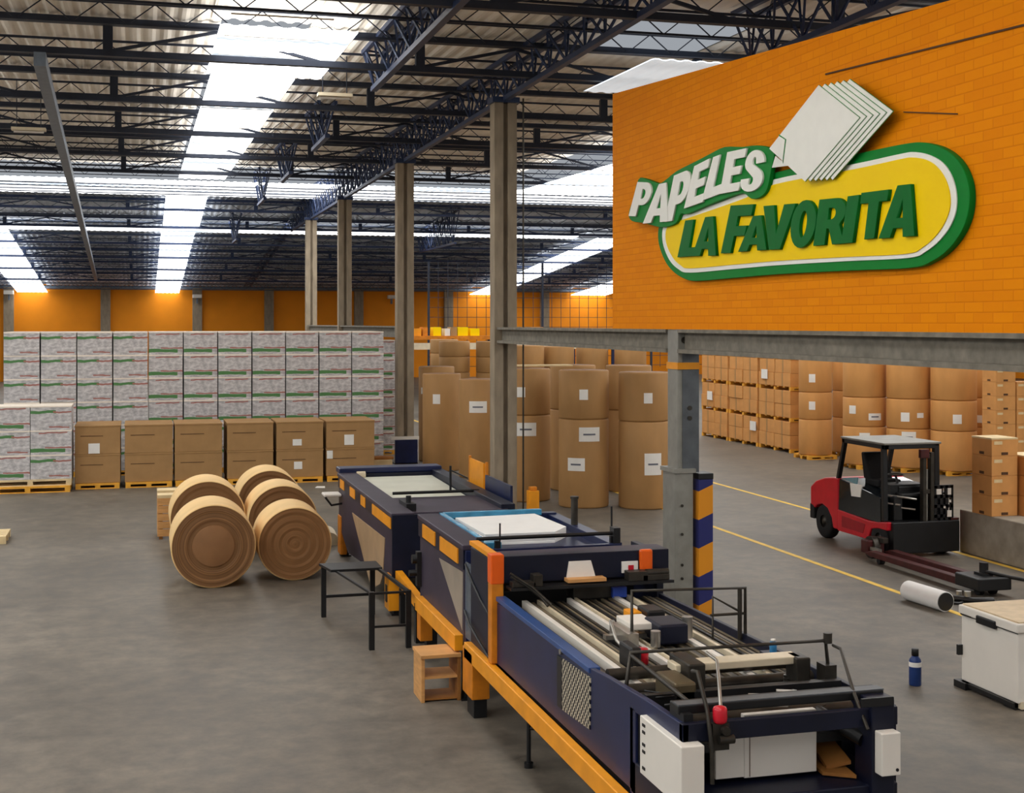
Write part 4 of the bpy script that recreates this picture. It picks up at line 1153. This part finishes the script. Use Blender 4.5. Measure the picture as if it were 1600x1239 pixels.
# amber side beam and posts
MB().box(XL - .1, XL - .01, 9.0, 14.5, .60, .77).build('amber_beam', amber, m3, .008)
MB().box(XL - .1, XL + .1, 14.12, 14.56, .22, .72).build('amber_post', amber_dirty, m3, .01)
MB().box(XL - .06, XL + .09, 14.2, 14.5, 0, .23).build('black_foot', black_m, m3, .006)
MB().box(5.2, 5.36, 14.0, 14.4, 0, .75).build('leg', black_m, m3)
MB().box(XL + .05, XL + .2, 9.0, 9.2, 0, .85).build('leg', black_m, m3)
MB().box(5.05, 5.2, 9.0, 9.2, 0, .85).build('leg', black_m, m3)
mb = MB(); mb.cyl((3.62, 12.5, .04), (3.62, 12.5, .6), .022, n=10); mb.cyl((3.62, 12.5, 0), (3.62, 12.5, .05), .045, n=12); mb.tube([(3.62, 12.5, .38), (4.3, 12.2, .38)], .018); mb.cyl((4.3, 12.2, 0), (4.3, 12.2, .8), .022, n=10)
mb.build('support_strut', black_m, m3)
MB().box(XL + .03, 5.3, 12.9, 13.5, .55, .80).build('drive_housing', black_m, m3)
mb = MB()
mb.box(XL + .03, XL + .12, 9.3, 14.2, .66, .80); mb.box(5.2, 5.3, 9.3, 14.2, .66, .80)
mb.build('frame_rail', black_m, m3)
# front section frame
MB().box(XL, XL + .06, 9.40, 9.52, .2, 1.42).build('front_upright', navy, m3, .006)
MB().box(XL + .02, XL + .1, 9.1, 9.42, .5, 1.40).build('recess', black_m, m3)
MB().box(XL, 5.2, 8.5, 8.56, 1.44, 1.57).build('front_beam', navy_dark, m3, .006)
MB().box(XL + .02, 5.16, 8.62, 8.78, 1.60, 1.66).build('top_cross_beam', black_m, m3, .008)
MB().box(XL + .02, 5.16, 8.62, 8.72, 1.66, 1.668).build('grey_top_strip', galv_dark, m3)  # grey strip along the top of the black beam
MB().box(XL + .03, XL + .1, 8.55, 8.8, 1.4, 1.62).build('beam_end', black_m, m3)
MB().box(5.06, 5.2, 8.55, 8.8, 1.4, 1.62).build('beam_end', black_m, m3)
MB().box(XL, 5.2, 8.5, 9.5, .78, 1.03).build('lower_tray', navy_dark, m3, .01)
MB().box(XL + .05, 5.2, 9.3, 9.36, 1.0, 1.55).build('inner_back', black_m, m3)
MB().box(4.97, 5.15, 8.46, 8.7, .3, 1.64).build('corner_post', navy_dark, m3, .008)
MB().box(4.88, 5.13, 8.44, 8.46, 1.6, 1.66).build('post_cap', black_m, m3)
MB().box(4.99, 5.14, 8.36, 8.46, 1.13, 1.43).build('switch_box', white_enamel, m3, .008)
MB().cyl((5.11, 8.355, 1.17), (5.11, 8.37, 1.17), .012, n=10).build('knob', black_m, m3)
# white cabinets
wb = MB().prism([(XL - .05, 9.18, 1.45), (XL - .05, 8.40, 1.45), (XL - .05, 8.40, 1.03), (XL - .05, 9.18, 1.03)], (.17, 0, 0)).build('control_cabinet', white_enamel, m3, .008)
mb = MB()
for z in (1.40, 1.35, 1.26, 1.21, 1.09): mb.box(XL - .056, XL - .049, 9.07, 9.12, z - .012, z + .008)
mb.build('cabinet_button', black_m, wb)
mb = MB(); mb.box(4.14, 4.71, 8.78, 8.84, 1.06, 1.51); mb.box(3.92, 4.14, 8.78, 8.84, 1.07, 1.42); mb.build('white_door', white_enamel, m3, .005)
MB().box(4.18, 4.184, 8.776, 8.78, 1.07, 1.50).build('door_seam', slot_m, m3)
for pts in ([(4.74, 8.75, 1.04), (4.94, 8.62, 1.04), (4.97, 9.1, 1.06), (4.78, 9.25, 1.05)], [(4.8, 8.8, 1.06), (4.97, 8.75, 1.1), (4.97, 9.2, 1.24), (4.82, 9.28, 1.22)]):
    MB().prism(pts, (0, 0, .025)).build('brown_board', wood_dark, m3)
mb = MB(); mb.cyl((4.72, 9.2, 1.5), (4.98, 8.6, 1.32), .05); mb.build('drive_arm', black_m, m3)
# rails over the front section
RT = 1.66
mb = MB()
YR = 11.4
mb.tube([(4.27, YR, 1.36), (4.27, YR, 1.885), (5.385, YR, 1.855), (5.385, YR, 1.42)], .017)
mb.tube([(5.33, YR, 1.85), (5.33, YR, 1.38)], .022); mb.tube([(5.06, YR, 1.40), (5.06, YR, 1.79), (5.33, YR, 1.64)], .012); mb.tube([(5.04, YR, 1.62), (5.39, YR, 1.62)], .013)
mb.build('hand_rail', steel_dark, m3)
mb = MB()
mb.tube([(3.66, 9.9, 1.45), (3.70, 9.9, 1.72), (5.2, 9.55, 1.80), (5.24, 9.55, 1.45)], .018)
mb.tube([(3.70, 9.9, 1.70), (3.72, 8.75, 1.63)], .016); mb.cyl((5.22, 9.55, 1.78), (5.22, 9.55, 1.86), .035); mb.box(5.16, 5.26, 9.48, 9.62, 1.45, 1.62)
mb.build('hand_rail', steel_dark, m3)
mb = MB(); mb.tube([(3.73,8.75,1.858), (3.726,8.65,1.879), (3.732,8.5,1.653), (3.729,8.42,1.437), (3.734,8.42,1.177)], .016); mb.build('lever_arm', steel_dark, m3)
mb = MB(); mb.tube([(4.166,9.5,1.782), (4.161,9.3,1.772), (4.042,9.0,1.723), (3.854,8.55,1.652), (3.831,8.5,1.58)], .013); mb.build('air_pipe', steel, m3)
mb = MB(); mb.tube([(5.241,9.5,1.772), (5.196,9.3,1.792), (4.912,8.6,1.649), (4.932,8.45,1.44)], .014); mb.build('lever_arm', steel_dark, m3)
cxz = (3.813,8.47,1.629)
mb = MB(); mb.lathe([(0, -.062), (.03, -.062), (.045, -.05), (.05, -.03), (.05, .035), (.042, .05), (.02, .058), (0, .058)], cxz, 'Z', 24); mb.build('red_cylinder', red_m, m3)
mb = MB(); mb.box(cxz[0] - .06, cxz[0] + .06, 8.45, 8.52, cxz[2] - .24, cxz[2] - .06); mb.cyl((cxz[0] - .03, 8.42, cxz[2] - .16), (cxz[0] + .08, 8.42, cxz[2] - .16), .03); mb.cyl((cxz[0] + .02, 8.4, cxz[2] - .1), (cxz[0] + .02, 8.5, cxz[2] - .1), .03)
mb.build('valve_block', steel_dark, m3)
# rollers, print head and clutter of the working section
mb = MB()
mb.cyl((XL + .08, 10.25, 1.46), (5.3, 10.25, 1.46), .05); mb.cyl((XL + .08, 9.95, 1.40), (5.3, 9.95, 1.40), .06); mb.cyl((XL + .1, 9.6, 1.44), (5.2, 9.6, 1.44), .045); mb.cyl((XL + .1, 9.0, 1.42), (5.1, 9.0, 1.42), .07)
mb.build('steel_roller', steel_dark, m3)
MB().box(3.98, 5.05, 9.66, 9.84, 1.60, 1.66).build('cream_cross_plate', cream_steel, m3, .008)
MB().box(4.02, 4.16, 9.5, 9.9, 1.50, 1.70).build('gear_housing', steel_dark, m3, .012)
MB().box(3.82, 4.0, 9.3, 9.7, 1.45, 1.62).build('gear_housing', mat('bronze_cast', (104, 92, 70), .45, metal=.5), m3, .02)
MB().box(4.98, 5.1, 9.6, 9.8, 1.45, 1.66).build('gear_housing', steel_dark, m3, .012)
hx = 4.56
MB().box(4.50, 4.78, 11.3, 11.7, 1.40, 1.58).build('print_head', navy_dark, m3, .02)
MB().box(4.30, 4.56, 11.5, 11.9, 1.50, 1.56).build('head_cover', white_enamel, m3, .01)
MB().box(4.62, 4.8, 11.9, 12.2, 1.44, 1.58).build('head_motor', black_m, m3, .02)
MB().box(4.5, 4.62, 12.05, 12.25, 1.44, 1.54).build('amber_cap', amber, m3, .01)
mb = MB(); mb.box(4.1, 4.9, 11.62, 11.7, 1.40, 1.44); mb.cyl((4.85, 11.5, 1.40), (4.85, 11.5, 1.6), .05); mb.cyl((4.42, 11.2, 1.42), (4.42, 11.2, 1.56), .045); mb.box(4.2, 4.3, 11.3, 11.8, 1.4, 1.52); mb.tube([(4.2, 11.7, 1.55), (4.1, 11.5, 1.6), (4.05, 11.2, 1.5), (4.1, 11.0, 1.42)], .014)
mb.build('head_bracket', steel, m3)
mb = MB(); mb.lathe([(0, 0), (.055, 0), (.055, .12), (.045, .13), (0, .13)], (4.12, 10.75, 1.40), 'Z', 20); mb.build('red_cup', red_m, m3)
MB().box(3.98, 4.08, 10.65, 10.95, 1.36, 1.56).build('motor_block', black_m, m3, .02)
mb = MB()
random.seed(11)
for q in range(14):
    x = random.uniform(3.75, 5.0); y = random.uniform(8.85, 9.8)
    mb.cyl((x, y, 1.32), (x, y, 1.36 + random.uniform(.04, .14)), random.uniform(.015, .04), n=12)
for q in range(7):
    x = random.uniform(3.7, 4.9); y = random.uniform(8.8, 9.6); a = random.uniform(-.25, .25)
    mb.bar((x, y, 1.44), (x + .22, y + a, 1.47), .03, .02)
mb.build('fittings', steel_dark, m3)
mb = MB()
for (x, y, l) in ((4.35, 9.15, .2), (4.6, 9.2, .14), (4.75, 9.1, .16), (4.42, 8.95, .12), (3.85, 9.05, .12)):
    mb.bar((x, y, 1.53), (x + l, y - .06, 1.53), .06, .03)
mb.build('bright_clips', steel, m3)
MB().box(XL + .05, 5.15, 8.8, 9.95, 1.26, 1.33).build('mechanism_deck', black_m, m3)
mb = MB(); mb.tube([(3.6, 9.4, 1.5), (3.75, 9.2, 1.56), (3.85, 9.35, 1.52), (3.7, 9.6, 1.5)], .008); mb.tube([(3.62, 9.0, 1.56), (3.8, 8.9, 1.6), (3.9, 9.1, 1.55)], .008); mb.build('loose_wire', black_m, m3)
# small blue can standing on the right wall of the conveyor
cn = (5.459,10.6,1.532)
t = thing('spray_can', 'small blue can standing at the right edge of the near machine', 'can', (5.28, 10.6, 1.45))
MB().lathe([(0, 0), (.03, 0), (.032, .006), (.032, .085), (.026, .1), (.016, .104), (0, .104)], (5.27, 10.6, 1.448), 'Z', 20).build('can_body', can_blue, t)
MB().lathe([(0, .104), (.022, .104), (.022, .122), (0, .122)], (5.27, 10.6, 1.448), 'Z', 16).build('cap', white_enamel, t)
MB().box(5.2, 5.40, 10.5, 10.72, 1.40, 1.446).build('bracket_plate', navy_dark, m3)

# ------------------------------------------------------------------ black work table frame and wooden stand
t = thing('work_table', 'black open steel table frame beside the far machine unit', 'table', (3.0, 18.6, 0))
for (x, y) in ((2.58, 19.7), (3.30, 19.7), (2.93, 17.55), (3.42, 17.55)):
    MB().box(x - .035, x + .035, y - .035, y + .035, 0, .76).build('leg', black_m, t)
mb = MB()
mb.prism([(2.52, 19.76, .74), (3.36, 19.76, .74), (3.36, 19.2, .74), (2.62, 19.2, .74)], (0, 0, .035)); mb.build('table_top', black_m, t)
mb = MB(); mb.bar((2.58, 19.7, .30), (3.30, 19.7, .30), .04, .04); mb.bar((3.30, 19.7, .74), (3.42, 17.55, .74), .04, .04); mb.bar((2.70, 19.3, .74), (2.93, 17.55, .74), .03, .03); mb.bar((2.93, 17.55, .3), (3.42, 17.55, .3), .03, .03); mb.bar((2.93, 17.55, .74), (3.42, 17.55, .74), .03, .03)
mb.build('side_bar', black_m, t)
t = thing('wooden_stand', 'small open wooden stand tucked under the amber beam of the machine', 'stand', (3.3, 15.1, 0))
st = (3.07,15.402,0.667)
MB().box(3.06, 3.10, 14.93, 15.38, 0, .50).build('side_panel', wood, t, .004)
MB().box(3.48, 3.52, 14.93, 15.38, 0, .50).build('side_panel', wood_dark, t, .004)
MB().box(3.05, 3.52, 14.91, 15.40, .50, .54).build('top_board', wood, t, .004)
MB().box(3.10, 3.48, 14.95, 15.36, .26, .285).build('shelf', wood, t)
MB().box(3.10, 3.48, 14.95, 15.34, .02, .04).build('bottom_board', wood_dark, t)

# ------------------------------------------------------------------ red forklift
fk = thing('forklift', 'red forklift truck with a black cab parked by the concrete ledge', 'forklift', (13.95, 23.2, 0))
FX0, FX1 = 13.15, 14.62
HOOD = [(24.78, .62), (24.78, .98), (24.55, 1.12), (24.2, 1.22), (23.85, 1.27), (23.66, 1.27), (23.66, .26), (23.86, .26), (23.92, .46), (24.08, .62), (24.3, .68), (24.5, .64), (24.62, .56)]
MB().prism([(FX0, y, z) for y, z in HOOD], (FX1 - FX0, 0, 0)).build('rear_hood', red_m, fk, .03)
SK = [(23.68, .66), (22.5, .60), (22.2, .62), (21.85, .66), (21.85, .50), (22.2, .5), (22.42, .46), (22.55, .24), (23.68, .24)]
MB().prism([(FX0, y, z) for y, z in SK], (FX1 - FX0, 0, 0)).build('lower_body', red_m, fk, .02)
MB().prism([(FX0 - .006, 23.5, .56), (FX0 - .006, 22.62, .52), (FX0 - .006, 22.7, .33), (FX0 - .006, 23.5, .34)], (.02, 0, 0)).build('side_recess', mat('deep_red_paint', (150, 22, 36), .4), fk, .004)
MB().prism([(FX0 + .01, 23.66, .64), (FX0 + .01, 22.1, .6), (FX0 + .01, 22.1, 1.08), (FX0 + .01, 22.9, 1.18), (FX0 + .01, 23.62, 1.26)], (FX1 - FX0 - .06, 0, 0)).build('cab_body', glass_dark, fk, .015)
MB().prism(((13.145,23.184,1.223),(13.145,22.755,1.236),(13.145,22.802,1.0),(13.145,23.135,0.983)), (.02, 0, 0)).build('white_notice', label_m, fk)
for wy, wz, wr in ((24.28, .34, .34), (22.2, .3, .3)):
    for wx in (FX0 + .02, FX1 - .22):
        wh = MB().lathe([(.12, 0), (wr - .06, 0), (wr - .015, .02), (wr, .05), (wr, .17), (wr - .015, .2), (wr - .06, .22), (.12, .22)], (wx, wy, wz), 'X', 36).build('tyre', rubber, fk)
        MB().lathe([(0, .0), (.05, .0), (.06, .03), (wr * .58, .03), (wr * .58, .19), (0, .19)], (wx, wy, wz), 'X', 28).build('rim', steel_dark, wh)
MB().box(FX0 + .0, FX0 + .25, 24.62, 24.8, .34, .64).build('rear_fender', rubber, fk, .02)
MB().box(13.5, 14.5, 21.95, 22.2, .66, 1.16).build('mast_base', black_m, fk, .02)
# cab frame and roof
mb = MB()
mb.bar((FX0 + .05, 23.72, 1.24), (FX0 + .05, 23.45, 2.04), .08, .08); mb.bar((14.25, 23.72, 1.24), (14.25, 23.45, 2.04), .08, .08)
mb.bar((FX0 + .05, 22.02, .66), (FX0 + .05, 22.05, 2.04), .09, .09); mb.bar((14.25, 21.98, .66), (14.25, 22.0, 2.04), .1, .1)
mb.box(FX0 + .0, 14.3, 21.95, 22.05, 1.98, 2.06); mb.box(FX0 + .0, 14.3, 23.4, 23.5, 1.98, 2.06); mb.box(FX0, FX0 + .1, 21.95, 23.5, 1.98, 2.06); mb.box(14.2, 14.3, 21.95, 23.5, 1.98, 2.06)
mb.build('overhead_guard', black_m, fk, .008)
MB().box(FX0 - .02, 14.33, 21.93, 23.52, 2.06, 2.10).build('roof_panel', galv, fk, .01)
MB().prism([(FX0 + .03, 23.6, 1.28), (FX0 + .03, 23.0, 1.22), (FX0 + .03, 22.95, 1.36)], (.02, 0, 0)).build('side_glass', glass_teal, fk)
seat = MB(); seat.box(13.5, 14.0, 22.75, 23.25, 1.18, 1.32); seat.prism([(13.5, 23.05, 1.3), (13.5, 23.3, 1.3), (13.5, 23.4, 1.8), (13.5, 23.28, 1.8)], (.5, 0, 0)); seat.build('seat', rubber, fk, .03)
mb = MB(); mb.tube([(13.75, 22.35, 1.0), (13.75, 22.55, 1.42)], .025); mb.lathe([(.15, -.012), (.165, 0), (.15, .012), (.135, 0), (.15, -.012)], (13.75, 22.55, 1.44), 'Z', 28); mb.box(13.4, 14.15, 22.15, 22.4, 1.05, 1.3); mb.build('steering_console', black_m, fk)
mb = MB()
for xx in (13.90, 14.06): mb.box(xx - .035, xx + .035, 21.80, 21.92, .12, 1.92)
for z in (.5, 1.2, 1.85): mb.box(13.90, 14.06, 21.82, 21.9, z - .04, z + .04)
mb.build('mast', steel_dark, fk, .006)
mb = MB(); mb.cyl((13.98, 21.88, .3), (13.98, 21.88, 1.6), .03); mb.build('lift_cylinder', steel, fk)
MB().box(13.8, 13.98, 21.78, 21.86, 1.82, 1.98).build('red_mast_lamp', red_dark, fk, .01)
MB().box(FX0 + .08, 14.62, 21.78, 22.2, .08, .66).build('bumper_block', black_m, fk, .02)
MB().box(14.45, 14.62, 21.8, 22.18, .66, .70).build('red_edge', red_dark, fk, .008)
mb = MB()
for xx in (14.14, 14.26, 14.37, 14.48): mb.box(xx - .03, xx + .03, 21.82, 21.86, .66, 1.30)
for z in (.74, .92, 1.10, 1.28): mb.box(14.11, 14.51, 21.82, 21.86, z - .03, z + .03)
mb.build('load_backrest', black_m, fk)
for (x, z, a, b) in ((14.20, 1.19, .1, .1), (14.42, 1.19, .07, .12), (14.43, 1.01, .05, .05), (14.32, .9, .04, .04), (14.42, .78, .09, .12)):
    MB().box(x - a / 2, x + a / 2, 21.808, 21.822, z - b / 2, z + b / 2).build('reflector', white_enamel, fk)
MB().box(13.55, 14.28, 22.12, 22.9, 1.0, 1.28).build('engine_cover', black_m, fk, .03)
MB().box(FX0 + .2, 14.3, 21.95, 22.1, .66, 1.12).build('dashboard', black_m, fk, .02)
mb = MB(); mb.tube([(13.3, 22.1, 1.12), (13.5, 21.9, 1.1), (13.75, 21.85, 1.06)], .02); mb.tube([(13.25, 22.1, .98), (13.45, 21.9, .96)], .02); mb.tube([(13.5, 21.95, .9), (13.7, 21.8, .88)], .018); mb.build('control_levers', steel, fk)

# ------------------------------------------------------------------ pallet truck lying in front of the forklift
pj = thing('pallet_truck', 'dark red hand pallet truck with long forks in front of the forklift', 'pallet truck', (12.95, 20.2, 0))
for xx in (12.72, 13.12):
    fkb = MB().prism([(xx - .075, 18.9, .10), (xx - .075, 21.6, .10), (xx - .075, 21.8, .14), (xx - .075, 21.6, .2), (xx - .075, 18.9, .22)], (.15, 0, 0)).build('fork', red_dark, pj, .01)
    MB().cyl((xx - .05, 21.35, .06), (xx + .05, 21.35, .06), .06, n=16).build('fork_roller', rubber, fkb)
MB().box(12.62, 13.22, 18.3, 18.95, .1, .30).build('cross_head', black_m, pj, .02)
mb = MB(); mb.cyl((12.92, 18.6, .08), (12.92, 18.6, .5), .07); mb.box(12.82, 13.02, 18.5, 18.72, .2, .34); mb.build('pump', black_m, pj)
for xx in (12.80, 13.04): MB().cyl((xx - .04, 18.55, .09), (xx + .04, 18.55, .09), .09, n=18).build('steer_wheel', rubber, pj)
mb = MB(); mb.tube([(12.92, 18.55, .36), (13.2, 18.3, .30), (13.55, 18.02, .25)], .03); mb.tube([(13.46, 17.86, .25), (13.66, 17.98, .25), (13.72, 18.16, .25), (13.58, 18.2, .25), (13.44, 18.02, .25), (13.46, 17.86, .25)], .022)
mb.build('tow_handle', black_m, pj)
wa = MB().box(12.75, 13.1, 21.86, 22.1, .1, .34).build('wheel_block', red_dark, pj, .02)
mb = MB(); mb.cyl((12.86, 21.98, .2), (12.98, 21.98, .2), .2, n=24); mb.build('hub', steel_dark, pj)
MB().box(12.98, 13.08, 21.7, 21.95, .3, .4).build('hub_bracket', steel_dark, pj, .01)
MB().box(12.8, 12.86, 21.55, 21.9, .17, .23).build('link_arm', steel, pj)
# black tools beside its handle
t = thing('tool_bundle', 'black tool with bright rings lying by the pallet truck handle', 'tool', (12.15, 17.9, 0))
mb = MB(); mb.tube([(12.1, 18.2, .05), (12.3, 17.95, .05), (12.6, 17.9, .05)], .05); mb.lathe([(.12, -.02), (.15, 0), (.12, .02), (.09, 0), (.12, -.02)], (12.05, 18.1, .022), 'Z', 24); mb.build('tool_body', black_m, t)
mb = MB(); mb.cyl((12.25, 18.05, .1), (12.25, 18.05, .18), .05); mb.cyl((12.2, 18.2, .1), (12.2, 18.2, .16), .045); mb.build('bright_ring', steel, t)

# ------------------------------------------------------------------ white tube on the floor
t = thing('white_tube', 'white roll with a black open end lying on the yellow line', 'tube', (11.57, 18.0, 0))
d_ = Vector((.06, -.98, 0)).normalized(); p_ = Vector((11.5, 18.5, .15))
q_ = p_ + d_ * .92
MB().cyl(p_, q_, .15, n=32).build('tube_wall', white_paper, t)
MB().cyl(q_, q_ + d_ * .012, .135, n=32).build('open_end', black_m, t)

# ------------------------------------------------------------------ white chest at the right edge
fz = thing('chest_freezer', 'white chest freezer on a black base at the lower right edge', 'freezer', (10.0, 13.4, 0))
MB().box(9.37, 10.6, 12.86, 13.93, .08, .86).build('cabinet', white_enamel, fz, .012)
MB().box(9.34, 10.62, 12.83, 13.95, .865, .97).build('lid', white_enamel, fz, .015)
MB().box(9.38, 10.6, 12.86, 13.92, .965, .985).build('lid_mat', mat('beige_cover', (206, 184, 150), .6), fz, .004)
MB().box(9.32, 9.36, 13.22, 13.58, .83, .92).build('latch', black_m, fz, .012)
MB().box(9.355, 9.37, 12.86, 13.93, .855, .868).build('lid_seal', black_m, fz)
MB().box(9.335, 9.345, 13.7, 13.9, .86, .875).build('badge', steel_dark, fz)
mb = MB(); mb.box(9.3, 10.7, 13.75, 13.98, 0, .08); mb.box(9.36, 10.7, 12.9, 13.1, 0, .08); mb.box(9.33, 9.42, 12.9, 13.9, .03, .08); mb.build('black_base', black_m, fz)
MB().box(9.40, 9.56, 12.84, 12.98, .02, .1).build('pale_foot', cream_steel, fz)
mb = MB(); mb.box(9.31, 9.37, 13.9, 13.94, .38, .5); mb.build('side_plug', black_m, fz)
t = tag(MB().box(10.25, 10.5, 13.6, 13.85, .985, 1.03).build('cardboard_piece', pallet_pale), 'pale piece of cardboard on the chest freezer', 'cardboard')
t = thing('blue_bag', 'crumpled light blue bag on the chest freezer', 'bag', (10.3, 13.3, .985))
mb = MB(); mb.lathe([(0, 0), (.1, 0), (.13, .03), (.11, .08), (.05, .11), (0, .115)], (10.32, 13.62, 1.03), 'Z', 9); mb.build('bag_body', mat('light_blue_plastic', (120, 180, 205), .4), t)

# ------------------------------------------------------------------ blue bottle on the floor
t = thing('spray_bottle', 'navy bottle with a white band standing on the floor left of the freezer', 'bottle', (8.86, 14.1, 0))
c = (8.87, 14.12, 0)
MB().lathe([(0, 0), (.066, 0), (.072, .012), (.072, .28), (.066, .31), (.045, .335), (.04, .35), (0, .35)], c, 'Z', 28).build('bottle_body', bottle_blue, t)
MB().lathe([(.0735, .225), (.074, .23), (.074, .275), (.0735, .28)], c, 'Z', 28).build('white_band', label_m, t)
MB().lathe([(0, .35), (.042, .35), (.042, .43), (.036, .435), (0, .435)], c, 'Z', 20).build('cap', black_m, t)
# white carton piece behind the rolls
tag(MB().cyl((3.508,26.0,0.054), (Vector((3.508,26.0,0.054)) + Vector((.06, .9, 0))), .2, n=24).build('white_roll', cream_steel), 'small cream roll lying between the right rolls and the far machine unit', 'roll')
